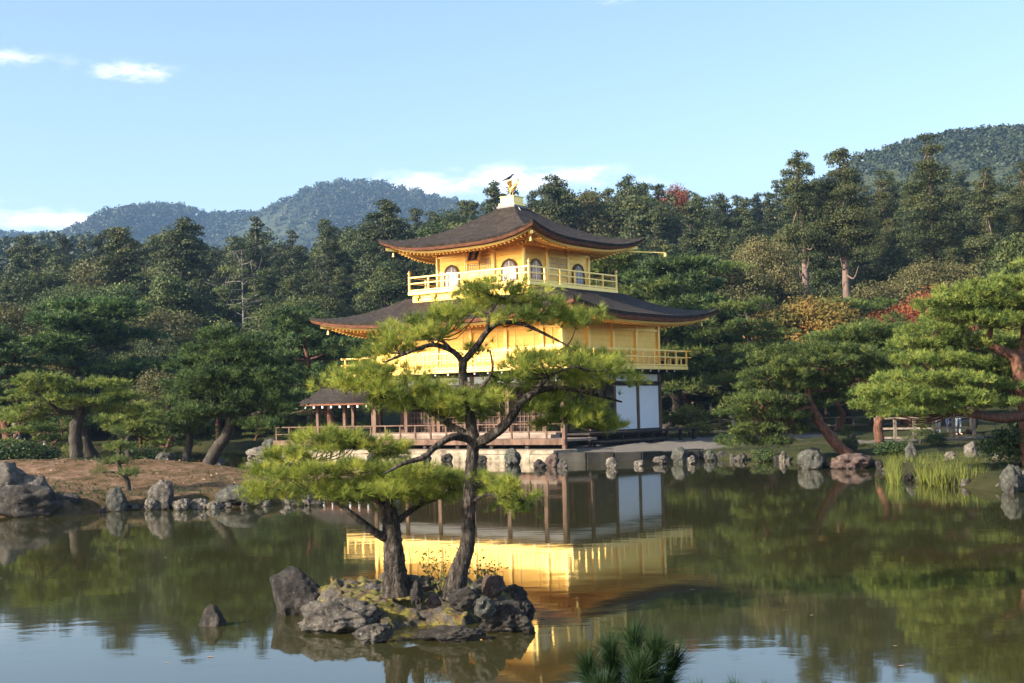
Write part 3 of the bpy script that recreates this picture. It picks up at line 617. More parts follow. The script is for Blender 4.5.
# ================================================================== THE PAVILION
A2, B2 = 11.819/2, 8.48/2
def pavilion():
    root = empty('golden_pavilion', (CX, CY, 0), ANG); tag(root, 'three-storey gold-leafed pavilion with dark shingle roofs standing at the pond edge', 'temple pavilion')
    P = lambda mb, name, mat, parent=root, **k: mb.build(name, MT[mat], parent, **k)
    # ---- roofs
    def roof(ax, ay, bx, by, ze, zt, lift, pw, th, name, nT=40, nS=14):
        def z_at(s, t): return zt+(ze-zt)*(1-(1-s)**pw)+lift*abs(t)**3.2*s**2.2
        top = MB(); edge = MB(); red = MB(); sof = MB(); fas = MB()
        for side in range(4):
            def W_(s, t, inset=0, dz=0):
                ox = (bx+(ax-bx)*s); oy = (by+(ay-by)*s)
                if side == 0: x, y = t*(ox-inset), -(oy-inset)
                elif side == 1: x, y = ox-inset, t*(oy-inset)
                elif side == 2: x, y = -t*(ox-inset), oy-inset
                else: x, y = -(ox-inset), -t*(oy-inset)
                return (x, y, z_at(s, t)+dz)
            def grid(mb, rows):
                n = len(rows[0]); k = len(mb.v); mb.v += [p for r in rows for p in r]
                for i in range(len(rows)-1):
                    for j in range(n-1): mb.f.append((k+i*n+j, k+i*n+j+1, k+(i+1)*n+j+1, k+(i+1)*n+j))
            ts = [-1+2*j/nT for j in range(nT+1)]
            grid(top, [[W_(i/nS, t) for t in ts] for i in range(nS+1)])
            grid(edge, [[W_(1, t) for t in ts], [W_(1, t, .05, -th*.5) for t in ts]])
            grid(red, [[W_(1, t, .05, -th*.5) for t in ts], [W_(1, t, .13, -th) for t in ts], [W_(1, t, .42, -th-.02) for t in ts]])
            # gold fascia and soffit
            grid(fas, [[W_(1, t, .40, -th-.02) for t in ts], [W_(1, t, .42, -th-.13) for t in ts], [W_(1, t, .60, -th-.14) for t in ts]])
        return top, edge, red, fas, z_at
    def make_roof(ax, ay, bx, by, ze, zt, lift, pw, th, wx, wy, zw):
        top, edge, red, fas, z_at = roof(ax, ay, bx, by, ze, zt, lift, pw, th, 'r')
        r = P(top, 'shingle_roof', 'shingle', smooth=True)
        P(edge, 'eave_edge', 'shingle', r); P(red, 'eave_lining', 'eave_red', r); P(fas, 'eave_board', 'gold_trim', r)
        # soffit: from the fascia in to the wall head
        sof = MB(); raf = MB(); nT = 40
        for side in range(4):
            ts = [-1+2*j/nT for j in range(nT+1)]; rows = []
            for q in range(6):
                u_ = q/5; row = []
                for t in ts:
                    ox = (ax-.55)*(1-u_)+wx*u_; oy = (ay-.55)*(1-u_)+wy*u_
                    z = (z_at(1, t)-th-.10)*(1-u_)+zw*u_ 
                    x, y = ((t*ox, -oy), (ox, t*oy), (-t*ox, oy), (-ox, -t*oy))[side]; row.append((x, y, z))
                rows.append(row)
            k = len(sof.v); n = nT+1; sof.v += [p for r_ in rows for p in r_]
            for i in range(5):
                for j in range(nT): sof.f.append((k+i*n+j, k+i*n+j+1, k+(i+1)*n+j+1, k+(i+1)*n+j))
            # rafters: two tiers
            L_ = ax if side in (0, 2) else ay; nr = int(2*L_/.27)
            for j in range(nr+1):
                t = -.97+1.94*j/nr
                z1 = z_at(1, t)-th-.17
                for (oin, u0, u1, dz) in ((.5, 0, .5, 0), (.5, .45, 1, -.09)):
                    def pt(u_):
                        ox = (ax-oin)*(1-u_)+wx*u_; oy = (ay-oin)*(1-u_)+wy*u_; z = z1*(1-u_)+(zw-.08)*u_+dz
                        T_ = t*(ax-oin if side in (0, 2) else ay-oin); lim = ox if side in (0, 2) else oy
                        T_ = max(-lim, min(lim, T_))
                        return ((T_, -oy, z), (ox, T_, z), (-T_, oy, z), (-ox, -T_, z))[side]
                    raf.bar(pt(u0), pt(u1), .07, .10)
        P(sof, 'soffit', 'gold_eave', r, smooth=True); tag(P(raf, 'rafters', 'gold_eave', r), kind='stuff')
        return r
    # second-storey roof (skirt) and top roof
    OX, OY = A2+2.345, B2+2.345
    make_roof(OX, OY, 4.6, 3.25, 6.62, 8.02, .56, 1.45, .30, A2+.05, B2+.05, 6.62)
    S3 = 2.753; O3 = S3+2.194
    make_roof(O3, O3, .5, .5, 10.42, 12.62, .62, 1.55, .26, S3+.05, S3+.05, 10.42)
    # ---- walls of the second storey
    w = MB(); w.box(-A2, A2, -B2, B2, 4.24, 6.72); P(w, 'gilded_wall', 'gold')
    post = MB()
    bays_x = [-A2+A2*2/5.5*i for i in range(6)]+[A2]; bays_y = [-B2+B2*2/4*i for i in range(5)]
    for x in bays_x:
        for s in (-1, 1): post.box(x-.09, x+.09, s*B2-.1, s*B2+.1, 4.24, 6.7)
    for y in bays_y:
        for s in (-1, 1): post.box(s*A2-.1, s*A2+.1, y-.09, y+.09, 4.24, 6.7)
    build_each(post, 'wall_post', 'gold_trim', root)
    rail = MB()
    for z, h in ((4.42, .14), (6.0, .12), (6.42, .16)):
        for s in (-1, 1):
            rail.box(-A2-.03, A2+.03, s*(B2+.035)-.035, s*(B2+.035)+.035, z, z+h); rail.box(s*(A2+.035)-.035, s*(A2+.035)+.035, -B2-.03, B2+.03, z+.002, z+h-.002)
    for i in range(11):      # thin panel joints
        x = -A2+(i+.5)*A2*2/11
        rail.box(x-.02, x+.02, -B2-.03, -B2, 4.56, 6.0)
    for y in (-B2+.5*B2*2/4, -B2+3.5*B2*2/4): pass
    build_each(rail, 'wall_beam', 'gold_trim', root)
    def brackets(hx, hy, xs_, ys_, z, sc):
        for (x, y, dx, dy) in [(x, -hy, 0, -1) for x in xs_]+[(hx, y, 1, 0) for y in ys_]+[(x, hy, 0, 1) for x in xs_]+[(-hx, y, -1, 0) for y in ys_]:
            b = MB()
            for k, (o, hw) in enumerate(((.12, .13), (.3, .22), (.52, .3))):
                cx_, cy_ = x+dx*o*sc, y+dy*o*sc; a = hw*sc; zz = z-.34*sc+k*.12*sc
                if dx == 0: b.box(cx_-a, cx_+a, cy_-.09*sc, cy_+.09*sc, zz, zz+.1*sc)
                else: b.box(cx_-.09*sc, cx_+.09*sc, cy_-a, cy_+a, zz, zz+.1*sc)
            b.bar((x, y, z-.22*sc), (x+dx*.75*sc, y+dy*.75*sc, z-.02*sc), .1*sc, .12*sc)
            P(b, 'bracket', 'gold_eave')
    # ---- balcony of the second storey
    def balcony(hx, hy, z, zrail, mat, finial, sp, zfin):
        f = MB(); f.box(-hx-.06, hx+.06, -hy-.06, hy+.06, z-.16, z); fl = P(f, 'balcony_floor', mat)
        r = MB(); e = .28 if not finial else 0
        for zz, hh in ((zrail-.07, .07), (z+(zrail-z)*.52, .055), (z+.03, .07)):
            ee = e if zz > z+.2 else 0
            for s in (-1, 1):
                r.bar((-hx-ee, s*hy, zz+hh/2), (hx+ee, s*hy, zz+hh/2), .07, hh); r.bar((s*hx, -hy-ee, zz+hh/2+.003), (s*hx, hy+ee, zz+hh/2+.003), .068, hh)
        build_each(r, 'rail', 'gold_trim', fl)
        nX = round(2*hx/sp); nY = round(2*hy/sp)
        b = MB()
        for i in range(nX+1):
            x = -hx+2*hx*i/nX
            for s in (-1, 1):
                if finial and i in (0, nX): continue
                b.box(x-.035, x+.035, s*hy-.035, s*hy+.035, z, zrail-.07)
        for i in range(1, nY):
            y = -hy+2*hy*i/nY
            for s in (-1, 1): b.box(s*hx-.035, s*hx+.035, y-.035, y+.035, z, zrail-.07)
        build_each(b, 'baluster', 'gold_trim', fl)
        if finial:
            for sx in (-1, 1):
                for sy in (-1, 1):
                    c = MB(); c.lathe([(.075, z),(.075, zfin-.3),(.055, zfin-.28),(.055, zfin-.24),(.085, zfin-.2),(.085, zfin-.13),(.04, zfin-.05),(.012, zfin)], 10, (sx*hx, sy*hy, 0)); P(c, 'finial_post', 'gold_trim', fl, smooth=False)
        else:
            lo = MB()
            for i in range(nX*1):       # short studs between the two lower rails
                x = -hx+2*hx*(i+.5)/nX
                for s in (-1, 1): lo.box(x-.025, x+.025, s*hy-.03, s*hy+.03, z, z+(zrail-z)*.52)
            for i in range(nY):
                y = -hy+2*hy*(i+.5)/nY
                for s in (-1, 1): lo.box(s*hx-.03, s*hx+.03, y-.025, y+.025, z, z+(zrail-z)*.52)
            build_each(lo, 'stud', 'gold_trim', fl)
        return fl
    balcony(A2+1.05, B2+1.05, 4.213, 5.03, 'gold_trim', False, 1.06, 0)
    balcony(S3+1.038, S3+1.038, 8.30, 9.06, 'gold_trim', True, 1.26, 9.40)
    # boxed fascia under the upper balcony with its little bracket blocks
    f = MB(); h3 = S3+.93; f.box(-h3, h3, -h3, h3, 7.72, 8.138); P(f, 'balcony_fascia', 'gold')
    bl = MB()
    for i in range(7):
        q = -h3+.35+i*(2*h3-.7)/6
        for s in (-1, 1):
            bl.box(q-.14, q+.14, s*(h3+.06)-.07, s*(h3+.06)+.07, 7.97, 8.09); bl.box(q-.05, q+.05, s*(h3+.05)-.06, s*(h3+.05)+.06, 7.84, 7.968)
            bl.box(s*(h3+.06)-.07, s*(h3+.06)+.07, q-.14, q+.14, 7.97, 8.09); bl.box(s*(h3+.05)-.06, s*(h3+.05)+.06, q-.05, q+.05, 7.84, 7.968)
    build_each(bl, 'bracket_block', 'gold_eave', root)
    # dark brackets below the lower balcony
    bb = MB()
    for x in [-A2+i*.82 for i in range(15)]:
        for s in (-1, 1): bb.box(x-.06, x+.06, min(s*B2, s*(B2+.95)), max(s*B2, s*(B2+.95)), 3.93, 4.05)
    for y in [-B2+i*.77 for i in range(12)]:
        for s in (-1, 1): bb.box(min(s*A2, s*(A2+.95)), max(s*A2, s*(A2+.95)), y-.06, y+.06, 3.93, 4.048)
    build_each(bb, 'joist', 'wood_dark', root)
    wt = MB()
    for y in [-B2+i*.77 for i in range(12)]: wt.box(A2+.952, A2+.965, y-.05, y+.05, 3.94, 4.04)
    for x in [-A2+i*.82 for i in range(15)]: wt.box(x-.05, x+.05, -B2-.965, -B2-.952, 3.94, 4.04)
    build_each(wt, 'joist_tip', 'plaster', root)
    # ---- top storey
    w = MB(); w.box(-S3, S3, -S3, S3, 8.3, 10.52); P(w, 'gilded_wall', 'gold')
    post = MB(); q3 = [-S3, -S3/3, S3/3, S3]
    for x in q3:
        for s in (-1, 1):
            post.lathe([(.1, 8.3), (.1, 10.3)], 10, (x, s*(S3+.02), 0))
            if abs(x) < S3: post.lathe([(.1, 8.3), (.1, 10.3)], 10, (s*(S3+.02), x, 0))
    build_each(post, 'wall_post', 'gold_trim', root)
    bm_ = MB()
    for z, h in ((8.32, .12), (9.98, .1), (10.28, .12)):
        for s in (-1, 1): bm_.box(-S3-.06, S3+.06, s*(S3+.04)-.04, s*(S3+.04)+.04, z, z+h); bm_.box(s*(S3+.04)-.04, s*(S3+.04)+.04, -S3-.06, S3+.06, z+.002, z+h-.002)
    build_each(bm_, 'wall_beam', 'gold_trim', root)
    brackets(S3, S3, q3, [-S3/3, S3/3], 10.46, 1.15)
    brackets(A2, B2, bays_x, bays_y[1:-1], 6.74, .9)
    def side_T(k, off):  # maps (u, depth, z) on facade k
        return [Matrix(((1,0,0,0),(0,1,0,-off),(0,0,1,0),(0,0,0,1))), Matrix(((0,-1,0,off),(1,0,0,0),(0,0,1,0),(0,0,0,1))),
                Matrix(((-1,0,0,0),(0,-1,0,off),(0,0,1,0),(0,0,0,1))), Matrix(((0,1,0,-off),(-1,0,0,0),(0,0,1,0),(0,0,0,1)))][k]
    def ogee(hw, z0, z1, n=9):
        zs = z0+(z1-z0)*.52; pts = [(-hw*1.05, z0), (-hw, zs)]
        for i in range(1, n):
            a = i/n; pts.append((-hw*math.cos(a*math.pi/2)**.75*(1-.06*a), zs+(z1-zs)*(math.sin(a*math.pi/2)*.93)))
        left = pts; right = [(-x, z) for x, z in reversed(pts)]
        return left+[(0, z1)]+right
    for k in range(4):
        T = side_T(k, S3)
        for u in (-S3*2/3, S3*2/3):
            o1 = ogee(.50, 8.48, 9.62); o2 = ogee(.42, 8.53, 9.52)
            fr = MB(); n = len(o1)
            for dy in (-.075, -.02):
                fr.v += [(u+x, dy, z) for x, z in o1]+[(u+x, dy, z) for x, z in o2]
            for i in range(n):
                j = (i+1)%n
                fr.f += [(i, j, n+j, n+i), (2*n+i, 3*n+i, 3*n+j, 2*n+j), (i, 2*n+i, 2*n+j, j), (n+i, n+j, 3*n+j, 3*n+i)]
            wnd = P(fr, 'arched_window', 'window_frame', T=T)
            pn = MB(); pn.prism([(u+x, z) for x, z in o2], 'y', -.03, -.022); P(pn, 'pane', 'pane', wnd, T=T)
            lt = MB()
            lt.box(u-.035, u+.035, -.05, -.031, 8.53, 9.5)
            for du in (-.21, .21): lt.box(u+du-.012, u+du+.012, -.045, -.031, 8.53, 9.34)
            for zz in (8.75, 8.98, 9.21): lt.box(u-.41, u+.41, -.043, -.031, zz-.01, zz+.01)
            P(lt, 'lattice', 'plaster', wnd, T=T)
        dr = MB()
        dr.box(-.84, -.78, -.09, -.02, 8.45, 9.98); dr.box(.78, .84, -.09, -.02, 8.45, 9.98); dr.box(-.78, .78, -.09, -.02, 9.8, 9.86)
        d_ = P(dr, 'panel_door', 'gold_trim', T=T)
        for s in (-1, 1):
            lf = MB(); lf.box(min(s*.03, s*.77), max(s*.03, s*.77), -.05, -.02, 8.45, 9.8)
            l_ = P(lf, 'door_leaf', 'gold', d_, T=T)
            g = MB(); a, b = min(s*.1, s*.7), max(s*.1, s*.7)
            for i in range(6):
                x = a+(b-a)*i/5; g.box(x-.012, x+.012, -.065, -.051, 9.2, 9.72)
            for zz in (8.55, 8.85, 9.14, 9.2, 9.46, 9.72): g.box(a, b, -.068, -.051, zz-.018, zz+.018)
            P(g, 'door_lattice', 'pane', d_, T=T)['kind'] = 'stuff'
    # name plaque on the south front
    T = Matrix.Translation((.0, -S3-.42, 10.02))@Matrix.Rotation(R(-22), 4, 'X')
    b = MB(); b.box(-.3, .3, -.03, .03, -.42, .42); pl = P(b, 'name_plaque', 'wood_dark', T=T)
    b = MB(); b.box(-.36, .36, -.05, .05, .42, .5); b.box(-.36, .36, -.05, .05, -.5, -.42); b.box(-.38, -.3, -.05, .05, -.5, .5); b.box(.3, .38, -.05, .05, -.5, .5); P(b, 'plaque_frame', 'gold_trim', pl, T=T)
    for i, ch in enumerate('究竟頂'):
        c = bpy.data.curves.new('lettering', 'FONT'); c.body = ch; c.size = .25; c.extrude = .006; c.align_x = 'CENTER'; c.align_y = 'CENTER'
        tmp = bpy.data.objects.new('lettering_source', c); COL.objects.link(tmp); bpy.context.view_layer.update(); lm = bpy.data.meshes.new_from_object(tmp.evaluated_get(bpy.context.evaluated_depsgraph_get())); bpy.data.objects.remove(tmp); o = link('lettering', lm, MT['gold_trim'])
        o.parent = pl; o.matrix_local = T@Matrix.Translation((0, -.036, .25-.25*i))@Matrix.Rotation(R(90), 4, 'X')
    # corner bells
    for hx, hy, z in ((OX-.7, OY-.7, 6.55), (O3-.6, O3-.6, 10.38)):
        for sx in (-1, 1):
            for sy in (-1, 1):
                b = MB(); b.bar((sx*(hx-.9), sy*(hy-.9), z-.05), (sx*(hx+.28), sy*(hy+.28), z+.12), .13, .16); P(b, 'corner_rafter', 'gold_trim')
                b = MB(); b.lathe([(.02, -.06),(.05, -.08),(.07, -.2),(.09, -.27)], 8, (sx*hx, sy*hy, z)); P(b, 'wind_bell', 'gold_trim')
    b = MB(); b.bar((O3-.9, O3-.9, 10.32), (O3+.95, O3+.35, 10.17), .05, .05); b.lathe([(.03, 0),(.09, -.05),(.09, -.22),(.05, -.27)], 8, (O3+.95, O3+.35, 10.19)); P(b, 'rain_spout', 'gold_trim')
    # roof cap and phoenix
    c = MB(); c.box(-.58, .58, -.58, .58, 12.42, 12.68); P(c, 'roof_cap_base', 'lead', bevel=.02)
    c = MB(); c.box(-.50, .50, -.50, .50, 12.68, 12.82); c.box(-.42, .42, -.42, .42, 12.82, 13.12); c.box(-.45, .45, -.45, .45, 13.12, 13.18); P(c, 'roof_cap', 'gold_trim', bevel=.01)
    ph = MB()
    for s in (-1, 1): ph.tube([(.05*s-.03, .07*s, 13.36), (.03*s-.02, .07*s, 13.62), (0, .04*s, 13.82)], [.028, .028, .06], 7)
    ph.tube([(-.24,0,13.76),(-.1,0,13.78),(.08,0,13.84),(.24,0,13.95),(.34,0,14.0)], [.03,.11,.15,.12,.03], 10)
    ph.tube([(-.12,0,13.86),(-.2,0,14.02),(-.2,0,14.2),(-.16,0,14.32)], [.1,.06,.045,.05], 8); ph.tube([(-.17,0,14.3),(-.23,0,14.34),(-.36,0,14.3)], [.06,.055,.008], 7)
    for i in range(5):
        a = .5+i*.22; ph.tube([(.2,0,13.92),(.2+.3*math.cos(a),.03*(i-2),13.92+.3*math.sin(a)),(.2+.5*math.cos(a-.25),.06*(i-2),13.92+.52*math.sin(a))], [.05,.04,.012], 6)
    PT = Matrix.Translation((0, 0, 13.18))@Matrix.Scale(.88, 4)@Matrix.Translation((0, 0, -13.36)); phx = P(ph, 'phoenix_statue', 'gold_trim', smooth=True, T=PT)
    for s in (-1, 1):
        wg = MB()
        for i in range(6):
            a = 1.25+i*.12; l = .52-.04*i; wg.tube([(.02, s*.1, 13.88), (.05+l*.5*math.cos(a)*1.0, s*(.2+.03*i), 13.9+l*.6*math.sin(a)), (.08+l*math.cos(a), s*(.26+.05*i), 13.9+l*math.sin(a))], [.05, .045, .01], 6)
        P(wg, 'wing', 'gold_trim', phx, smooth=True, T=PT)
    # lightning conductor wire down the east slope of the top roof
    wz = MB(); wz.tube([(.6, -.3, 12.6), (1.2, -.6, 12.0), (2.2, -1.0, 11.15), (3.4, -1.4, 10.72)], .012, 5); P(wz, 'conductor_wire', 'white_metal')
    # ---- ground floor
    b = MB(); b.box(-A2-.3, A2+.3, -B2-.3, B2+.3, .3, .86); P(b, 'foundation', 'stone_dark')
    b = MB(); b.box(-A2, A2, -B2, B2, .86, .98); P(b, 'floor', 'wood_deck')
    cols = MB(); 
    for x in bays_x:
        for s in (-1, 1): cols.box(x-.1, x+.1, s*(B2-.02)-.1, s*(B2-.02)+.1, .9, 4.05)
        cols.box(x-.1, x+.1, -B2+2.12-.1, -B2+2.12+.1, .98, 4.05)
    for y in bays_y:
        for s in (-1, 1): cols.box(s*(A2-.02)-.1, s*(A2-.02)+.1, y-.1, y+.1, .9, 4.05)
    build_each(cols, 'timber_post', 'wood_brown', root)
    bm_ = MB()
    for z, h in ((.98, .16), (3.28, .2), (3.86, .22)):
        for s in (-1, 1):
            bm_.box(-A2-.02, A2+.02, s*(B2+.06)-.05, s*(B2+.06)+.05, z, z+h); bm_.box(s*(A2+.06)-.05, s*(A2+.06)+.05, -B2-.02, B2+.02, z+.002, z+h-.002)
    build_each(bm_, 'timber_beam', 'wood_dark', root)
    # inner wall one bay behind the open porch, with lifted lattice shutters
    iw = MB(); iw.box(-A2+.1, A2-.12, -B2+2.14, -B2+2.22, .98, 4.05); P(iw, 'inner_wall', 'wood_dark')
    for i in range(5):
        x0 = bays_x[i]+.12; x1 = bays_x[i+1]-.12
        lt = MB(); 
        for kx in range(9): xx = x0+(x1-x0)*kx/8; lt.box(xx-.015, xx+.015, -B2+2.08, -B2+2.12, 1.1, 3.2)
        for kz in range(9): zz = 1.1+2.1*kz/8; lt.box(x0, x1, -B2+2.075, -B2+2.122, zz-.015, zz+.015)
        P(lt, 'lattice_shutter', 'wood_brown')
    up = MB(); 
    for s in (-1,): up.box(-A2+.1, A2-.1, s*(B2)-.01, s*(B2)+.01, 3.5, 3.84)
    P(up, 'transom_panel', 'plaster')
    up = MB(); up.box(A2-.01, A2+.01, -B2+.1, B2-.1, 3.5, 3.84); P(up, 'transom_panel', 'plaster')
    for i in (2, 3):
        y0, y1 = bays_y[i]+.1, bays_y[i+1]-.1
        b = MB(); b.box(A2-.03, A2+.03, y0, y1, 1.14, 3.27); P(b, 'plaster_panel', 'plaster')
    for i in (0, 1):
        y0, y1 = bays_y[i]+.1, bays_y[i+1]-.1
        b = MB(); 
        if i == 1: b.box(A2-.04, A2+.02, y0, y1, .98, 3.27)
        else: b.box(A2-1.2, A2-1.14, y0, y1, .98, 3.27)
        P(b, 'wooden_door', 'wood_dark')
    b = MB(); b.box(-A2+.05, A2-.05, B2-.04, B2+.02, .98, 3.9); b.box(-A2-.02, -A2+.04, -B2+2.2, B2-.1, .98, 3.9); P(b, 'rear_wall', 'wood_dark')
    # veranda: low platform with railing toward the water, steps up to the floor
    dk = MB(); dk.box(-10.4, 7.9, -7.05, -4.55, .80, .90); dkk = P(dk, 'veranda_deck', 'wood_deck')
    b = MB(); b.box(-10.45, 7.95, -7.12, -7.052, .66, .915); P(b, 'deck_beam', 'wood_brown', dkk)
    b = MB()
    for i in range(10): b.box(-10.2+i*2.0-.09, -10.2+i*2.0+.09, -7.0, -6.84, .0, .8)
    build_each(b, 'deck_post', 'wood_dark', dkk)
    b = MB()
    for z, h, w_ in ((1.58, .055, .1), (1.22, .04, .05)): b.bar((-10.4, -7.0, z), (7.9, -7.0, z), w_, h)
    for i in range(20): x = -10.3+i*.955; b.box(x-.035, x+.035, -7.035, -6.965, .9, 1.56)
    build_each(b, 'veranda_rail', 'wood_brown', dkk)
    b = MB(); b.box(7.8, 7.96, -7.1, -6.94, .2, 1.75); P(b, 'corner_post', 'wood_brown', dkk)
    st = MB(); st.box(-5.9, 5.9, -5.3, -4.55, .9, 1.06); st.box(-5.9, 5.9, -4.9, -4.56, 1.06, 1.2); build_each(st, 'step', 'wood_deck', root)
    # east bench-like platform
    b = MB(); b.box(A2+.15, A2+1.45, -4.3, 5.5, 1.0, 1.08); bn = P(b, 'side_platform', 'wood_dark')
    b = MB()
    for y in [-4.1+i*1.35 for i in range(8)]: b.box(A2+1.26, A2+1.4, y-.07, y+.07, .4, 1.0)
    b.box(A2+1.3, A2+1.36, -4.2, 3.0, .66, .74); build_each(b, 'platform_leg', 'wood_dark', bn)
    b = MB(); b.box(A2+1.5, A2+2.0, -4.3, 1.5, .62, .7); b.box(A2+1.55, A2+1.65, -4.2, -4.1, .4, .62); b.box(A2+1.8, A2+1.9, 1.3, 1.4, .4, .62); P(b, 'low_step', 'wood_dark', bn)
    return root
pav = pavilion()
# crow on the phoenix
def bird():
    # local frame of pavilion -> world
    p = Matrix.Translation((CX, CY, 0))@Matrix.Rotation(ANG, 4, 'Z')@Vector((-.17, 0, 14.06))
    root = empty('bird', p, R(10)); root.scale = (.85, .85, .85); tag(root, 'black crow perched on the head of the golden phoenix', 'bird')
    b = MB(); b.tube([(-.42,0,-.02),(-.2,0,.06),(-.02,0,.13),(.12,0,.22),(.2,0,.31)], [.02,.05,.085,.07,.045], 10); b.tube([(.17,0,.3),(.23,0,.35),(.29,0,.36),(.38,0,.34)], [.045,.055,.035,.006], 8)
    b.tube([(.02,.04,.12),(.04,.04,0)], .01, 4); b.tube([(.02,-.04,.12),(.04,-.04,0)], .01, 4)
    m = noisy('crow', [(.3,(.01,.01,.012)),(.7,(.03,.03,.035))], scale=5, bump=0, rough=.4)
    b.build('body', m, root, True)
    for s in (-1, 1):
        w = MB(); w.tube([(.12,s*.06,.22),(-.05,s*.1,.12),(-.3,s*.05,.02)], [.03,.05,.01], 6); w.build('wing', m, root, True)
bird()
# terrace wall in front of the deck
def loc(x, y, z=0): return Matrix.Translation((CX, CY, 0))@Matrix.Rotation(ANG, 4, 'Z')@Vector((x, y, z))
def terrace():
    root = empty('stone_embankment', loc(0, -8.3, 0), ANG); tag(root, 'pale stone embankment along the water below the pavilion deck', 'embankment wall')
    b = MB(); x = -8.2; rr = random.Random(4)
    while x < 8.3:
        w = rr.uniform(.9, 1.8); x1 = min(8.3, x+w); d = rr.uniform(0, .06); b.box(x+.012, x1-.012, -.32-d, .25, -.5, .30+rr.uniform(-.02, .03)); x = x1
    o = b.build('stone_blocks', MT['stone_pale'], root, bevel=.02)
    b = MB(); b.box(-8.2, 8.32, -.2, 1.6, .30, .47); b.build('paving', MT['stone_pale'], root, bevel=.02)
    # dark return and lower ledge on the east
    wl = [(1.75,56.35),(3.0,55.55),(5.3,55.6),(8.15,57.15),tuple(gp(676,460.2)[:2]),tuple(gp(700,459.5)[:2])]
    inv = (Matrix.Translation(root.location)@Matrix.Rotation(ANG, 4, 'Z')).inverted()
    for (ax_, ay_), (bx_, by_) in zip(wl, wl[1:]):
        p = Vector((ax_, ay_, 0)); q = Vector((bx_, by_, 0)); n_ = max(1, round((q-p).length/1.1)); dn = (q-p).normalized(); nn_ = Vector((-dn.y, dn.x, 0))
        for i in range(n_):
            u0 = p.lerp(q, i/n_)+dn*.01; u1 = p.lerp(q, (i+1)/n_)-dn*.01; hh = rr.uniform(.30, .38); o_ = -nn_*rr.uniform(.02, .09)
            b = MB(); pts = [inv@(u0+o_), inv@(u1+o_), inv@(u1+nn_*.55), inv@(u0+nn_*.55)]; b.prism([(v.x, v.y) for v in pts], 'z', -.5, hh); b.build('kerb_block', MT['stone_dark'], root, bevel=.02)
terrace()

# ---- roofed fishing deck west of the pavilion
def fishing():
    root = empty('fishing_pavilion', loc(-8.6, -2.6, 0), ANG); tag(root, 'small open wooden fishing pavilion with brown shingle roof, left of the golden one', 'fishing pavilion')
    b = MB(); b.box(-1.95, 2.6, -1.5, 1.5, .78, .9); b.build('floor', MT['wood_deck'], root)
    for x in (-1.75, .25, 2.3):
        for y in (-1.35, 1.35):
            c = MB(); c.box(x-.09, x+.09, y-.09, y+.09, -.3, 2.86); c.build('post', MT['wood_brown'], root)
    b = MB(); 
    for y in (-1.35, 1.35): b.box(-2.4, 2.7, y-.07, y+.07, 2.66, 2.82); b.box(-1.8, 2.3, y-.03, y+.03, 1.4, 1.48); b.box(-1.8, 2.3, y-.03, y+.03, 1.15, 1.2)
    for x in (-1.75, 2.3): b.box(x-.06, x+.06, -1.5, 1.5, 2.67, 2.81); b.box(x-.03, x+.03, -1.35, 1.35, 1.402, 1.478)
    build_each(b, 'beam', 'wood_dark', root)
    r = MB(); n = 10
    rows = []
    for i in range(2*n+1):
        s = (i-n)/n; z = 3.72-.92*(1-(1-abs(s))**1.25)+0.0; rows.append([(-2.65-.0*abs(s), s*2.25, z), (2.9, s*2.25, z)])
    k = 0
    for rw in rows: r.v += rw
    for i in range(2*n): r.f.append((2*i, 2*i+1, 2*i+3, 2*i+2))
    o = r.build('shingle_roof', MT['shingle'], root, True); m = o.modifiers.new('thick', 'SOLIDIFY'); m.thickness = .1; m.offset = -1
    e = MB()
    for s in (-1, 1): e.box(-2.67, 2.9, s*2.2-.05, s*2.2+.05, 2.66, 2.74)
    e.build('eave_edge', MT['eave_red'], root)
    w = MB()
    for x in np.linspace(-2.5, 2.6, 9): w.box(x-.05, x+.05, -2.2, -2.12, 2.52, 2.64)
    build_each(w, 'rafter_tip', 'plaster', root)
fishing()

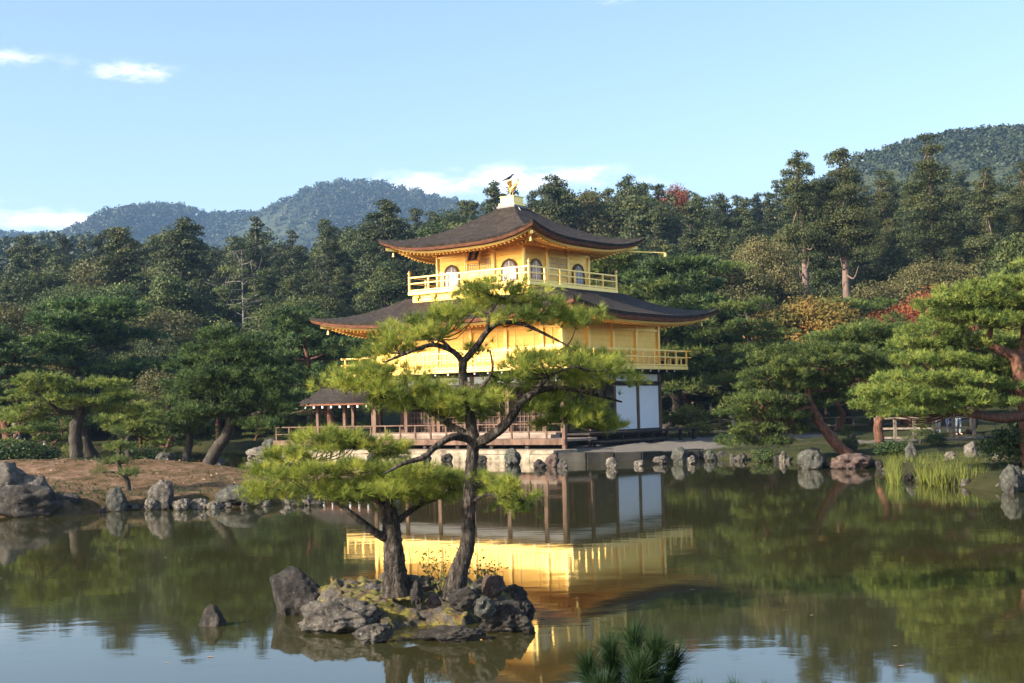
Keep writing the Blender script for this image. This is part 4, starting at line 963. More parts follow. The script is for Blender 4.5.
# ================================================================== THE PINE ISLAND
rng = np.random.default_rng(99); random.seed(99)
def island():
    # low craggy shelf of rock with moss in its flatter parts
    c = ground(405, 622, 0); cx, cy = c.x, c.y+.58
    n = 300; m = 110; V = []; Fq = []
    for i in range(m+1):
        r = i/m
        for j in range(n):
            th = 2*math.pi*j/n; cv = Vector((math.cos(th), math.sin(th), 0))
            wob = 1+.06*math.sin(3*th+1)+.045*math.sin(7*th+2)+.09*noise.noise(cv*2.3)+.05*noise.noise(cv*6)
            x = cx+1.30*r*wob*math.cos(th); y = cy+1.1*r*wob*math.sin(th)
            rg = noise.ridged_multi_fractal(Vector((x*1.5, y*1.5, 3)), .9, 2.1, 6, 1.0, 2.0)
            edge = sst(.35, .85, r)
            base = -.35+.60*(1-r**9)**.55
            crag = (rg-1.1)*(.03+.12*edge)+.06*noise.noise(Vector((x*5, y*5, 1)))*edge+.035*noise.noise(Vector((x*12, y*12, 1)))-.05*abs(noise.noise(Vector((x*9, y*9, 7))))*edge
            z = base+crag+.05*(y-cy)-.07*edge*max(0, -math.sin(th))
            k = 1+.05*noise.noise(Vector((x*6, y*6, z*8)))*edge
            V.append((cx+(x-cx)*k, cy+(y-cy)*k, z))
    for i in range(m):
        for j in range(n): Fq.append((i*n+j, i*n+(j+1)%n, (i+1)*n+(j+1)%n, (i+1)*n+j))
    mb = MB(); mb.add(V, Fq)
    mm, nt, N, L, b = newmat('moss')
    tc = N.new('ShaderNodeTexCoord'); nn = N.new('ShaderNodeTexNoise'); nn.inputs['Scale'].default_value = 3.6; nn.inputs['Detail'].default_value = 10; nn.inputs['Roughness'].default_value = .7; L.new(tc.outputs['Object'], nn.inputs['Vector'])
    r = ramp(N, [(.34,(.045,.032,.02)),(.44,(.16,.10,.05)),(.5,(.13,.115,.025)),(.57,(.27,.22,.035)),(.66,(.19,.10,.05)),(.78,(.3,.18,.1))]); L.new(nn.outputs[0], r.inputs[0])
    rn = N.new('ShaderNodeTexNoise'); rn.inputs['Scale'].default_value = 6; rn.inputs['Detail'].default_value = 12; rn.inputs['Roughness'].default_value = .75; L.new(tc.outputs['Object'], rn.inputs['Vector'])
    rk = ramp(N, [(.33,(.016,.013,.012)),(.5,(.08,.066,.058)),(.68,(.23,.195,.17))]); L.new(rn.outputs[0], rk.inputs[0])
    ge = N.new('ShaderNodeNewGeometry'); sx = N.new('ShaderNodeSeparateXYZ'); L.new(ge.outputs['True Normal'], sx.inputs[0])
    ad = N.new('ShaderNodeMath'); ad.operation = 'MULTIPLY_ADD'; L.new(nn.outputs[0], ad.inputs[0]); ad.inputs[1].default_value = 1.1; L.new(sx.outputs['Z'], ad.inputs[2])
    mk = N.new('ShaderNodeMapRange'); mk.inputs[1].default_value = 1.1; mk.inputs[2].default_value = 1.24; L.new(ad.outputs[0], mk.inputs[0])
    mx = N.new('ShaderNodeMix'); mx.data_type = 'RGBA'; L.new(mk.outputs[0], mx.inputs[0]); L.new(rk.outputs[0], mx.inputs[6]); L.new(r.outputs[0], mx.inputs[7]); L.new(mx.outputs[2], b.inputs['Base Color']); b.inputs['Roughness'].default_value = .92
    n3 = N.new('ShaderNodeTexNoise'); n3.inputs['Scale'].default_value = 14; n3.inputs['Detail'].default_value = 12; n3.inputs['Roughness'].default_value = .75; L.new(tc.outputs['Object'], n3.inputs['Vector'])
    bp = N.new('ShaderNodeBump'); bp.inputs['Strength'].default_value = 1; bp.inputs['Distance'].default_value = .07; L.new(n3.outputs[0], bp.inputs['Height']); L.new(bp.outputs[0], b.inputs['Normal'])
    o = mb.build('island_ground', mm, None, True); tag(o, kind='structure')
    MT['moss'] = mm
    return cx, cy
IX, IY = island()
def irock(px, py, w, h, label, mat='rock', depth=.8, seed=0, z0=0.0, **k): return rock(px, py, w, h, label, mat, None, depth, seed, z0=z0, **k)
def hull_rock(px, py, pts, label, mat, z0=0):
    bm = bmesh.new()
    for p in pts: bm.verts.new(p)
    bmesh.ops.convex_hull(bm, input=bm.verts); bmesh.ops.bevel(bm, geom=list(bm.edges), offset=.012, segments=1, affect='EDGES')
    bmesh.ops.triangulate(bm, faces=bm.faces); 
    for _ in range(4): bmesh.ops.subdivide_edges(bm, edges=[e for e in bm.edges if e.calc_length() > .035], cuts=1, use_grid_fill=True)
    bmesh.ops.triangulate(bm, faces=bm.faces)
    for v in bm.verts:
        q = v.co.copy(); v.co = q+q.normalized()*(noise.noise(q*5+Vector((px,0,0)))*.022+noise.noise(q*14)*.014-abs(noise.noise(q*9))*.02)
    me = bpy.data.meshes.new('rock'); bm.to_mesh(me); bm.free(); o = link('rock', me, MT[mat], None, False); o.location = ground(px, py, z0); tag(o, label, 'rock'); return o
hull_rock(298, 612, [(-.33,.0,.40),(-.25,.1,-.15),(-.08,-.28,-.15),(.3,-.05,-.15),(.36,.05,.2),(.02,.05,.50),(-.10,.15,.52),(-.27,-.12,.38),(.12,.35,.3),(0,.4,-.15),(.25,-.18,.12),(-.12,-.3,.1)], 'tall dark wedge-shaped rock at the left end of the pine island', 'rock_dark')
irock(338, 630, 92, 32, 'long craggy grey rock forming the left shore of the pine island', 'rock', .7, 2, sub=5)
irock(378, 598, 60, 15, 'flat craggy rock behind the left pine on the island', 'rock', .8, 3, z0=.15, sub=5)
irock(374, 642, 42, 19, 'small brown rock at the front waterline of the island', 'rock', .8, 4, sub=5)
irock(448, 640, 76, 15, 'long low dark rock along the front edge of the island', 'rock_dark', .45, 5, sub=5)
irock(505, 630, 60, 28, 'massive dark rock at the right end of the island', 'rock_dark', .9, 6, sub=5)
irock(497, 596, 34, 22, 'angular pinkish rock catching sun at the island right of the taller pine', 'rock_pink', .8, 7, z0=.27, sub=5, sharp=.9, rough=.5, rot=R(30))
irock(480, 592, 26, 15, 'grey slab rock beside the taller pine trunk on the island', 'rock_grey', .9, 8, z0=.3, sub=4, sharp=.8)
irock(466, 606, 38, 20, 'low dark rock at the foot of the taller island pine', 'rock_dark', .8, 9, z0=.3, sub=4)
irock(484, 614, 26, 18, 'pale rounded stone on the moss at the island right side', 'rock_grey', .8, 10, z0=.25, sub=4)
irock(417, 606, 14, 26, 'thin upright stone standing between the two island pines', 'rock_dark', .8, 11, z0=.3, sub=4, sharp=.9)
irock(433, 604, 18, 9, 'tiny pink stone lying on the moss between the pines', 'rock_pink', .8, 12, z0=.3, sub=4)
irock(412, 588, 50, 14, 'broad root-covered rock behind the pine trunks', 'rock', .8, 13, z0=.35, sub=4)
irock(352, 606, 56, 20, 'brown craggy rock filling the middle of the island left side', 'rock', .8, 21, z0=.05, sub=5)
irock(522, 622, 28, 24, 'steep dark rock closing the right tip of the island', 'rock_dark', .9, 23, sub=5)
hull_rock(212, 625, [(-.19,0,-.15),(.2,0,-.15),(.02,-.17,-.15),(0,.2,-.15),(-.03,0,.25),(.07,.03,.20),(.18,0,.05),(-.15,-.04,.08),(.1,-.12,.08)], 'lone pointed dark rock in the water left of the island', 'rock_dark')
irock(514, 602, 28, 18, 'mossy dark stone at the far right edge of the island', 'rock_dark', .8, 15, z0=.1, sub=4)

D2 = 14.15
pine_from_px('pine_tree', D2, (457, 590), [
    ([(455,600,0),(458,575,0),(467,545,0),(469,505,0),(471,470,.02),(473,440,0),(467,405,0),(463,380,0),(463,360,0)], [.14,.10,.08,.07,.066,.064,.052,.047,.043]),
    ([(463,362,0),(452,351,-.05),(432,345,-.12),(410,352,-.2),(385,362,-.25)], [.036,.03,.024,.018,.01]),
    ([(452,351,-.05),(440,340,.1),(420,338,.3),(395,334,.4)], [.022,.018,.014,.008]),
    ([(463,362,0),(476,347,0),(487,332,.02),(500,323,.05),(522,324,.1),(545,334,.1),(572,348,.1)], [.04,.034,.03,.026,.022,.016,.007]),
    ([(487,332,0),(490,315,-.1),(500,298,-.15)], [.024,.018,.01]),
    ([(522,324,.1),(545,314,.25),(575,318,.4)], [.017,.013,.007]),
    ([(472,445,0),(488,438,-.05),(506,424,-.12),(520,404,-.15),(538,391,-.1),(562,388,0),(592,394,.1),(622,402,.15)], [.06,.055,.052,.045,.036,.028,.02,.01]),
    ([(520,404,-.15),(550,410,.2),(580,424,.4),(604,432,.45)], [.028,.022,.016,.008]),
    ([(538,391,-.1),(550,376,-.3),(575,366,-.45)], [.022,.016,.01]),
    ([(472,436,0),(450,425,.1),(425,408,.2),(395,396,.2),(355,384,.15)], [.04,.034,.028,.02,.01]),
    ([(472,440,0),(452,437,-.2),(434,448,-.3),(424,457,-.38),(402,464,-.45),(384,474,-.5)], [.045,.04,.034,.032,.022,.01]),
    ([(463,380,0),(478,388,-.15),(492,372,-.25),(490,350,-.25)], [.026,.022,.016,.008]),
    ([(469,505,0),(485,495,-.15),(508,496,-.25),(525,500,-.3)], [.024,.02,.014,.007]),
  ], [(500,291,36,12,-.15),(478,300,26,10,.15),(530,302,32,14,.1),(560,318,34,13,.3),(580,322,20,8,.1),(520,318,26,9,-.2),
      (455,314,34,13,.25),(425,326,34,13,.1),(400,340,32,12,-.2),(385,352,34,11,.3),(440,332,24,9,-.25),(470,352,16,7,.3),
      (375,376,46,14,.15),(345,386,26,12,.1),(405,390,46,15,-.1),(430,404,42,15,.1),(470,402,34,14,-.25),(465,416,36,12,.3),(496,392,26,13,.15),(390,404,28,9,.4),
      (530,366,34,13,-.4),(560,360,36,12,.1),(590,366,34,13,-.2),(612,362,22,9,.2),(548,382,40,12,.3),(600,382,32,11,.0),(510,380,22,10,-.1),
      (556,402,34,12,.35),(590,412,34,12,.4),(600,426,22,10,.45),(570,424,36,11,.2),(536,410,24,9,.0),
      (500,488,28,10,-.2),(524,498,20,8,-.3),(508,508,20,7,-.1),(480,482,20,8,-.05)],
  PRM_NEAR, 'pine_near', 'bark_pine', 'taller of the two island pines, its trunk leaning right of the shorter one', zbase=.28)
D1 = 14.5
pine_from_px('pine_tree', D1, (396, 590), [
    ([(397,596,0),(395,570,0),(393,545,0),(391,525,0),(388,508,.02)], [.17,.125,.105,.098,.085]),
    ([(390,540,0),(376,533,-.1),(358,519,-.2),(344,508,-.25),(330,498,-.3)], [.055,.045,.036,.028,.012]),
    ([(388,510,0),(372,496,.1),(350,486,.2),(322,478,.3)], [.05,.04,.028,.014]),
    ([(390,528,0),(404,516,.05),(418,506,.1),(438,498,.15),(460,490,.15)], [.045,.034,.028,.02,.01]),
    ([(388,508,0),(392,490,-.1),(402,474,-.2)], [.045,.03,.016]),
    ([(350,486,.2),(320,466,.1),(300,452,.1)], [.024,.018,.01]),
  ], [(330,440,38,10,.1),(296,455,32,9,-.1),(352,446,42,10,.25),(275,470,28,11,.1),(312,474,40,9,-.35),(360,470,38,10,-.1),(385,456,24,8,.3),
      (268,488,20,7,-.1),(300,494,38,8,.3),(338,492,42,9,-.3),(380,486,42,10,.1),(415,474,38,9,-.2),(408,490,40,11,-.3),(440,484,34,12,.2),(462,480,28,10,.1),(440,498,28,8,-.1),(470,494,26,9,.2),(372,498,30,8,.35)],
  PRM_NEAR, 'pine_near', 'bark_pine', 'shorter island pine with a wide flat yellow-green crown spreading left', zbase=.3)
# slim green shrub between the trunks
def sprig(px, py, D, n, hgt, spread, mat, label, name='shrub', leaf=.022, z=None, cat='shrub', per=26):
    b = at(px, py, D)
    if z is not None: b.z = z
    root = empty(name, b); tag(root, label, cat); tb = MB(); C = []; T = []
    for i in range(n):
        a = rng.uniform(0, 6.28); l = hgt*rng.uniform(.6, 1); e = np.array([math.cos(a)*spread*rng.uniform(.3, 1), math.sin(a)*spread*rng.uniform(.3, 1), l])
        pp, rr = smooth_path([(0,0,0), e*.5+rng.normal(size=3)*.04*hgt, e], [.008*hgt*1.6, .006*hgt, .003*hgt], 4); tb.tube(pp, rr, 4)
        for k in range(per):
            q = np.array(pp[rng.integers(len(pp)//3, len(pp))]); C.append(q+rng.normal(size=3)*leaf*2.2); T.append(rng.uniform())
    C = np.array(C); V, T = leaves(C, np.tile([0,0,1.], (len(C),1)), leaf, np.array(T), .8, .5)
    tb.build('stems', MT['bark_dark'], root); link('foliage', np_mesh('foliage', V, 4, T), MT[mat], root)
    return root
sprig(440, 588, 14.6, 9, .5, .3, 'leaf_yellow', 'slender leafy shrub growing between the two island pine trunks', z=.28)
sprig(486, 584, 14.7, 10, .3, .22, 'leaf_bush', 'low leafy shrub behind the rocks right of the taller island pine', z=.3)
# moss and grass tufts on the island
def tufts(name, pts, n, length, wid, spread, mat, kind='stuff', label=None, up=1.0):
    C = np.array(pts, float); D = np.tile([0, 0, up], (len(C), 1)); T = rng.uniform(.0, .7, len(C))
    V, T = needles(C, D, n, length, wid, spread, T); o = link(name, np_mesh(name, V, 3, T), MT[mat]); tag(o, label, name.replace('_', ' '), kind=kind); return o
mp_ = []
while len(mp_) < 260:
    a = rng.uniform(0, 6.28); r = math.sqrt(rng.uniform())*.85; x, y = IX+1.15*r*math.cos(a), IY+.85*r*math.sin(a)
    if noise.noise(Vector((x*2.6, y*2.6, 9))) > .1: mp_.append((x, y, .235+.05*(y-IY)))
tufts('moss', mp_, 9, .05, .006, .9, 'leaf_yellow', label='yellow-green moss tufts spread over the island top')

# ---- young pine tips in front of the camera
def near_sapling():
    D = 4.3
    root = empty('pine_sapling', at(632, 760, D)); b = root.location; b.z = .45; b = Vector(b); tag(root, 'dark green young pine top at the bottom edge of the picture', 'pine sapling')
    tb = MB(); C = []; Dn = []; T = []
    def shoot(p0, p1, rad=.006, dens=330):
        p0 = at(*p0)-b; p1 = at(*p1)-b; mid = (p0+p1)/2+Vector((0, 0, -.01)); pp, rr = smooth_path([p0, mid, p1], [rad, rad*.8, rad*.5], 5); tb.tube(pp, rr, 5)
        ax = (p1-p0).normalized()
        for i in range(dens):
            t = random.random()**.7; q = p0.lerp(p1, t); C.append(q); d = ax*.9+Vector(rng.normal(size=3))*.55+Vector((0,0,.35)); Dn.append(d.normalized()); T.append(random.uniform(.1, .9))
    for s in (((632,720,D),(634,640,D)), ((620,720,D+.05),(610,652,D+.05)), ((640,720,D-.05),(658,648,D-.08)), ((600,735,D),(588,668,D)), ((650,735,D),(674,662,D)), ((632,735,D-.1),(640,672,D-.12)), ((612,740,D-.1),(604,692,D-.1)), ((655,745,D+.1),(648,690,D+.1))):
        shoot(*s)
    tb.tube([Vector((0,0,0)), at(632,720,D)-b], [.02,.012], 7)
    for s in ((620,720),(640,720),(600,735),(650,735),(612,740),(655,745)): tb.tube([Vector((0,0,.3)), at(s[0], s[1], D)-b], [.012,.006], 5)
    V, T2 = needles(np.array(C), np.array(Dn), 4, .095, .0024, .2, np.array(T))
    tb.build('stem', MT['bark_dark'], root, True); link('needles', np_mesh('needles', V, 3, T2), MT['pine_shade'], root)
near_sapling()
def low_tips():
    D = 3.8
    for i, (px, py, lab) in enumerate(((698, 680, 'leftmost of three small pine tips cut by the bottom edge'), (735, 676, 'largest of the three small pine tips at the bottom edge, between its two neighbours'), (768, 682, 'rightmost and lowest of the three small pine tips at the bottom edge'))):
        t = at(px, py+14, D); root = empty('pine_sapling', (t.x, D, .45)); tag(root, lab, 'pine sapling', 'small pine tips at the bottom edge')
        C = []; Dn = []; l = t.z-.45
        for k in range(120): q = random.random()**.6; C.append((0, 0, l-.05+.05*q)); d = Vector((0,0,.9))+Vector(rng.normal(size=3))*.75; Dn.append(d.normalized())
        V, T2 = needles(np.array(C), np.array(Dn), 2, .06, .002, .15, rng.uniform(.2, .9, 120))
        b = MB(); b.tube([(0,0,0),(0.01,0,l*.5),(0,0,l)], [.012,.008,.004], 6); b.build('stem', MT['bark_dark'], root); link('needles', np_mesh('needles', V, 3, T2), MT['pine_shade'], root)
low_tips()

# ================================================================== LEFT PENINSULA
for (px, py, w, h, lab, mat, z0) in (
    (2, 513, 60, 52, 'big craggy pale-edged rock cut by the left edge of the picture', 'rock', 0), (28, 508, 62, 34, 'big dark weathered boulder behind the low block at far left shore', 'rock', .1), (24, 516, 84, 32, 'wide low dark rock at the left waterline', 'rock_dark', 0),
    (70, 513, 26, 20, 'squat dark block rock left of the sapling stone', 'rock_dark', 0), (60, 514, 10, 7, 'small pale stone touching the dark block at the waterline', 'rock_grey', 0), (96, 511, 22, 10, 'low grey stone between the dark block and the sapling stone', 'rock_grey', 0),
    (118, 511, 23, 25, 'upright grey stone under the small pine on the left shore', 'rock_grey', 0), (163, 507, 30, 28, 'tilted dark rock on the left shore, middle of the bank', 'rock', .05), (150, 510, 16, 12, 'bright split stone at the waterline left of the tilted rock', 'rock_pale', 0),
    (134, 510, 16, 6, 'thin flat stone right of the upright grey stone', 'rock_grey', 0), (183, 510, 18, 12, 'pale square stone right of the tilted rock', 'rock_pale', 0), (199, 509, 20, 11, 'pale cracked block second right of the tilted rock', 'rock_pale', 0),
    (213, 509, 16, 8, 'small pale wedge at the waterline beside the big grey rock', 'rock_pale', 0), (238, 506, 46, 22, 'broad rounded grey rock at the right end of the left shore', 'rock_grey', 0), (286, 504, 16, 11, 'small pale rock below the yellow-green pine crown', 'rock_pale', 0),
    (308, 503, 14, 10, 'little dark rock at the tip of the left shore', 'rock', 0), (165, 466, 22, 14, 'blue-grey boulder behind the two trunks on the left bank', 'rock_grey', .35), (215, 468, 20, 14, 'dark boulder at the foot of the leaning pine on the left bank', 'rock', .35)):
    rock(px, py, w, h, lab, mat, None, .75, len(lab), z0=z0)
rock(262, 458, 34, 12, 'flat rocky islet out in the back water at left', 'rock_pale', None, .9, 5); rock(270, 456, 26, 18, 'grey boulder crowning the back-water islet', 'rock_grey', None, .8, 6)
NB = dict(PRM_MID, clumps=17, tufts=8, rc=.15, n=11, len=.17, wid=.022, twig_r=.012, twig=.14)
pine_from_px('pine_tree', 44, (205, 474), [
    ([(201,480,0),(208,466,0),(216,450,0),(226,436,0),(231,420,0),(230,400,0),(226,380,0),(222,355,0),(221,338,0)], [.34,.24,.21,.19,.17,.14,.11,.07,.04]),
    ([(230,425,0),(250,415,-.5),(272,410,-.8)], [.09,.06,.03]), ([(229,410,0),(205,402,.3),(182,398,.6)], [.09,.06,.03]), ([(227,390,0),(250,378,.6),(270,372,.8)], [.08,.05,.03]), ([(225,375,0),(200,366,-.4),(186,362,-.6)], [.07,.05,.03]), ([(222,355,0),(240,346,-.3),(252,342,-.4)], [.05,.03,.02])],
   [(222,336,28,9,0),(205,350,24,8,.5),(245,346,28,9,-.3),(226,358,40,9,.2),(195,366,24,9,-.5),(258,364,30,9,.5),(230,376,46,10,-.5),(186,384,22,9,.5),(272,382,26,9,-.6),(214,390,44,11,.4),(255,396,40,11,-.4),(183,402,22,8,.6),(204,410,34,9,-.5),(240,412,40,9,.5),(278,408,24,9,-.7),(264,424,28,8,-.5),(190,418,20,7,.2)],
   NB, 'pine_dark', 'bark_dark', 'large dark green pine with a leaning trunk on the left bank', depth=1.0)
pine_from_px('pine_tree', 45, (77, 462), [
    ([(78,468,0),(76,450,0),(76,430,0),(80,410,0),(81,395,0),(80,377,0)], [.26,.23,.22,.21,.18,.13]),
    ([(79,412,0),(62,412,-.4),(50,404,-.7),(35,392,-.9)], [.1,.08,.06,.03]), ([(80,400,0),(100,396,.4),(118,392,.7)], [.09,.06,.03])],
   [(40,380,24,7,-.9),(60,386,26,8,-.6),(30,392,18,6,-.4),(58,400,20,7,-1),(100,384,22,6,.5),(118,396,24,8,.7),(96,402,22,7,-.5),(45,410,28,8,.5),(22,418,24,8,.4),(118,410,22,7,.2)],
   NB, 'pine_right', 'bark_dark', 'old pine with thick dark broken-topped trunk on the left bank', depth=1.0)
p = ground(112, 488, .55); put_tree('pinesmall', p.x, 34.5, .35, 1.7, 'small young pine behind the upright grey stone on the left shore', rz=1.0, wide=.9)
def left_mid(key, px, yt, D, lab, **k): tree_px(key, px, yt, D, lab, **k)
left_mid('pinelit0', 22, 392, 58, 'low light green pine at the far left behind the bank', wide=1.0)
left_mid('pinelit1', 140, 400, 56, 'low spreading light green pine between the two left trunks', wide=.95)
left_mid('pine1', 165, 392, 60, 'mid green garden pine just left of the leaning pine')
left_mid('pinelit0', 300, 372, 92, 'light green pine left of the fishing pavilion roof', rz=2)
left_mid('pine0', 292, 395, 88, 'green pine behind the back water at left')
left_mid('pine2', 330, 380, 88, 'green pine seen through the fishing pavilion posts')
left_mid('pine3', 60, 408, 62, 'shaded green pine behind the thick trunk at left')
left_mid('pinelit1', 255, 415, 95, 'low bright pine across the back water', wide=1.2)
tree_px('bushlight', 72, 446, 60, 'small yellow-green bush left of the thick trunk', hmin=.8); tree_px('bush', 178, 452, 58, 'dark round bush behind the bank left of the leaning trunk', wide=1.3, hmin=.9)
for i, (px, yt, D, lab) in enumerate(((10, 436, 52, 'dark azalea bush at far left behind the boulders'), (40, 440, 55, 'second dark azalea bush from the left edge, behind the bank'), (142, 452, 54, 'azalea bush in front of the low spreading pine'), (225, 438, 98, 'round bush on the far bank of the back water, left one'), (285, 437, 98, 'round bush on the far bank of the back water, right one'))):
    tree_px('bush', px, yt, D, lab, wide=1.3, cat='shrub', hmin=1.0)
for i in range(26):
    q = random.Random(i); px = 6+i*12.5+q.uniform(-5, 5)
    rock(px, 514-px*.032+q.uniform(-2, 2), q.uniform(6, 15), q.uniform(4, 9), 'small dark stone lining the waterline of the left bank', 'rock_dark' if i % 3 else 'rock', None, .8, 60+i, sub=3, group='small stones along the left waterline')
# second leaning trunk beside the large pine
pine_from_px('pine_tree', 47, (187, 468), [([(186,472,0),(187,455,0),(190,440,0),(190,420,0)], [.17,.15,.13,.1])], [(188,424,22,7,0),(176,432,16,6,.4),(200,430,18,6,-.3)], NB, 'pine_dark', 'bark_dark', 'short dark-trunked pine half hidden beside the large leaning pine')
pine_from_px('pine_tree', 50, (131, 466), [([(132,470,0),(129,455,0),(126,444,0),(132,432,0)], [.14,.12,.1,.07])], [(118,420,22,7,0),(140,416,24,7,.4),(130,428,26,7,-.3),(150,430,18,6,.2)], NB, 'pine_right', 'bark_dark', 'low pine with a crooked trunk right of the small young pine')

# ================================================================== RIGHT SHORE
for (px, py, w, h, lab, mat, z0) in (
    (513, 465, 18, 17, 'large grey-green rock against the pale embankment', 'rock_grey', 0), (552, 467, 15, 14, 'rust-tinted rock at the embankment near the deck corner', 'rock_pink', 0), (563, 468, 12, 9, 'grey pitted rock right of the rust-tinted one', 'rock', 0), (540, 468, 14, 9, 'small black rock in the water before the embankment', 'rock_dark', 0),
    (480, 464, 15, 9, 'dark rock under the deck right of the taller pine trunk', 'rock_dark', 0), (447, 462, 13, 9, 'dark rock under the deck left of the pine trunk', 'rock_dark', 0), (425, 462, 14, 9, 'low grey rock behind the pine trunk at the embankment', 'rock_grey', 0), (402, 463, 13, 8, 'grey rock at the left part of the embankment', 'rock', 0), (374, 463, 15, 10, 'small rock at the left end of the embankment', 'rock_dark', 0),
    (612, 468, 13, 11, 'bright white-topped stone in the water below the side platform', 'rock_pale', 0), (639, 466, 11, 6, 'pale stone just right of the white-topped stone', 'rock_pale', 0), (661, 464, 17, 9, 'dark knobbly rock below the side platform', 'rock', 0), (681, 463, 20, 17, 'tall blue-grey rock at the gravel court edge', 'rock_grey', 0),
    (692, 464, 9, 9, 'small pale stone beside the tall blue-grey rock', 'rock_pale', 0), (700, 459, 13, 8, 'dark rock between pale stone and squared rock', 'rock_dark', 0), (711, 461, 15, 11, 'squared grey rock with a pale base right of the gravel court', 'rock_grey', 0), (724, 459, 15, 8, 'dark rock at the court shore, right of the squared rock', 'rock_dark', 0), (740, 461, 13, 7, 'low mossy rock under the drooping pine', 'rock', 0),
    (783, 462, 10, 11, 'pale double stone under the leaning red pine', 'rock_pale', 0), (765, 461, 14, 8, 'dark rock in the shadow under the pines at right', 'rock_dark', 0),
    (811, 469, 31, 20, 'rounded pale grey boulder in the water at right', 'rock_grey', 0), (814, 452, 12, 5, 'small white stone on top of the rounded boulder', 'rock_pale', .5), (850, 468, 50, 15, 'long purple-brown boulder at the foot of the leaning pine', 'rock_pink', 0), (853, 452, 12, 20, 'upright dark stone behind the long boulder', 'rock_dark', .35),
    (911, 466, 14, 24, 'upright blue-grey stone standing behind the reeds', 'rock_grey', .1), (951, 462, 15, 11, 'slanting pale stone among the reeds', 'rock_pale', .3), (972, 460, 16, 19, 'squarish pale stone behind the reeds at right', 'rock_pale', .3),
    (971, 482, 12, 17, 'pale knobbly rock at the right end of the reeds', 'rock_pale', 0), (988, 482, 22, 10, 'mossy brown rock right of the reeds', 'rock', 0), (1012, 492, 28, 28, 'big speckled rock at the right edge of the picture', 'rock_grey', 0), (998, 487, 14, 13, 'small tan rock touching the big speckled rock', 'rock_pale', 0), (1000, 464, 22, 14, 'lichened rock under the bush at the right edge', 'rock_pale', .3), (1040, 490, 40, 24, 'wide dark rock just outside the right edge', 'rock', 0)):
    rock(px, py, w, h, lab, mat, None, .8, len(lab), z0=z0)
def dcol(lst, seed=0): return lst
NR = dict(PRM_MID, clumps=18, tufts=8, rc=.15, n=11, len=.17, wid=.022, twig_r=.012, twig=.14)
pine_from_px('pine_tree', 46.5, (842, 452), [
    ([(850,456,0),(838,446,0),(825,430,0),(814,412,0),(808,395,0),(809,378,0),(806,360,0)], [.22,.19,.17,.155,.13,.1,.07]),
    ([(812,408,0),(803,408,-.3),(790,416,-.5)], [.09,.08,.04]), ([(809,398,0),(790,398,-.6),(765,400,-1)], [.07,.05,.03]), ([(809,385,0),(790,378,.4),(770,378,.6)], [.06,.04,.02]), ([(809,390,0),(830,390,.5),(850,384,.9)], [.07,.05,.03]), ([(807,370,0),(800,362,.2),(812,352,.2)], [.05,.04,.02])],
   [(800,350,30,7,.3),(835,352,34,8,-.2),(770,360,26,7,.2),(815,362,40,8,-.5),(860,362,30,8,.4),(780,374,34,8,-.4),(845,376,36,8,.5),(755,386,22,7,.3),(800,386,40,8,.6),(760,400,32,8,-.8),(790,404,30,7,.5),(745,412,24,7,-.5),(775,416,34,8,-.2),(755,430,26,8,-.6),(785,430,28,7,.4),(740,442,18,7,-.3),(770,442,24,6,-.6),(850,396,26,6,.8)],
   NR, 'pine_garden', 'bark_red', 'leaning red-trunked pine over the boulders on the right shore', depth=1.1)
pine_from_px('pine_tree', 54, (880, 440), [
    ([(880,442,0),(878,425,0),(884,405,0),(878,388,0),(866,380,0),(856,376,0),(872,362,.3),(870,345,.2)], [.2,.18,.17,.16,.14,.11,.09,.05]),
    ([(880,392,0),(905,382,.4),(930,378,.6)], [.09,.06,.03])],
   [(870,330,36,7,0),(840,338,34,7,.4),(905,336,34,7,-.4),(865,346,44,8,.6),(925,350,34,8,.2),(890,358,44,8,-.6),(850,362,30,7,.4),(915,368,38,8,.5),(875,376,38,8,.6),(930,384,28,7,.8),(895,390,40,8,-.3),(850,398,20,6,.4)],
   NR, 'pine_garden', 'bark_red', 'pine with a crooked reddish trunk right of the leaning one', depth=1.1)
pine_from_px('pine_tree', 36, (1030, 470), [
    ([(1034,480,0),(1028,445,0),(1026,410,0),(1020,380,0),(1016,360,0),(1005,352,0),(990,344,0),(990,333,0),(993,325,0)], [.24,.21,.2,.19,.17,.14,.11,.08,.03]),
    ([(1026,415,0),(1005,418,-.4),(980,416,-.8),(955,413,-1.2)], [.15,.13,.09,.05]), ([(1026,412,0),(1012,392,.4),(1004,370,.6)], [.1,.08,.05]), ([(1018,365,0),(1024,330,.4),(1020,300,.4)], [.12,.09,.06]), ([(1020,300,.4),(990,296,.2),(965,298,0)], [.06,.04,.02])],
   [(1010,284,36,9,.4),(970,292,34,9,0),(1030,300,34,10,.2),(945,304,30,8,-.4),(1000,306,44,9,.6),(960,318,40,9,.5),(1015,322,34,8,-.5),(935,330,30,8,.1),(985,318,30,8,-.2),(950,344,38,9,.6),(915,344,26,7,.2),(1020,346,30,9,.9),(930,360,36,8,-.4),(970,364,40,9,.8),(1010,372,30,9,.8),
    (915,378,40,8,-1),(955,382,42,9,-.6),(890,392,34,8,-1.2),(990,388,34,9,.2),(925,396,46,9,-1),(890,404,34,8,-1.2),(960,402,44,9,-.8),(910,412,40,7,-1.2),(1000,404,24,8,.5),(980,376,30,8,1.2)],
   dict(NR, twig=.1, clumps=24, tufts=8, rc=.13, n=12, len=.14, wid=.018), 'pine_right', 'bark_red', 'big bright pine with orange-red trunk at the right edge', depth=1.1)
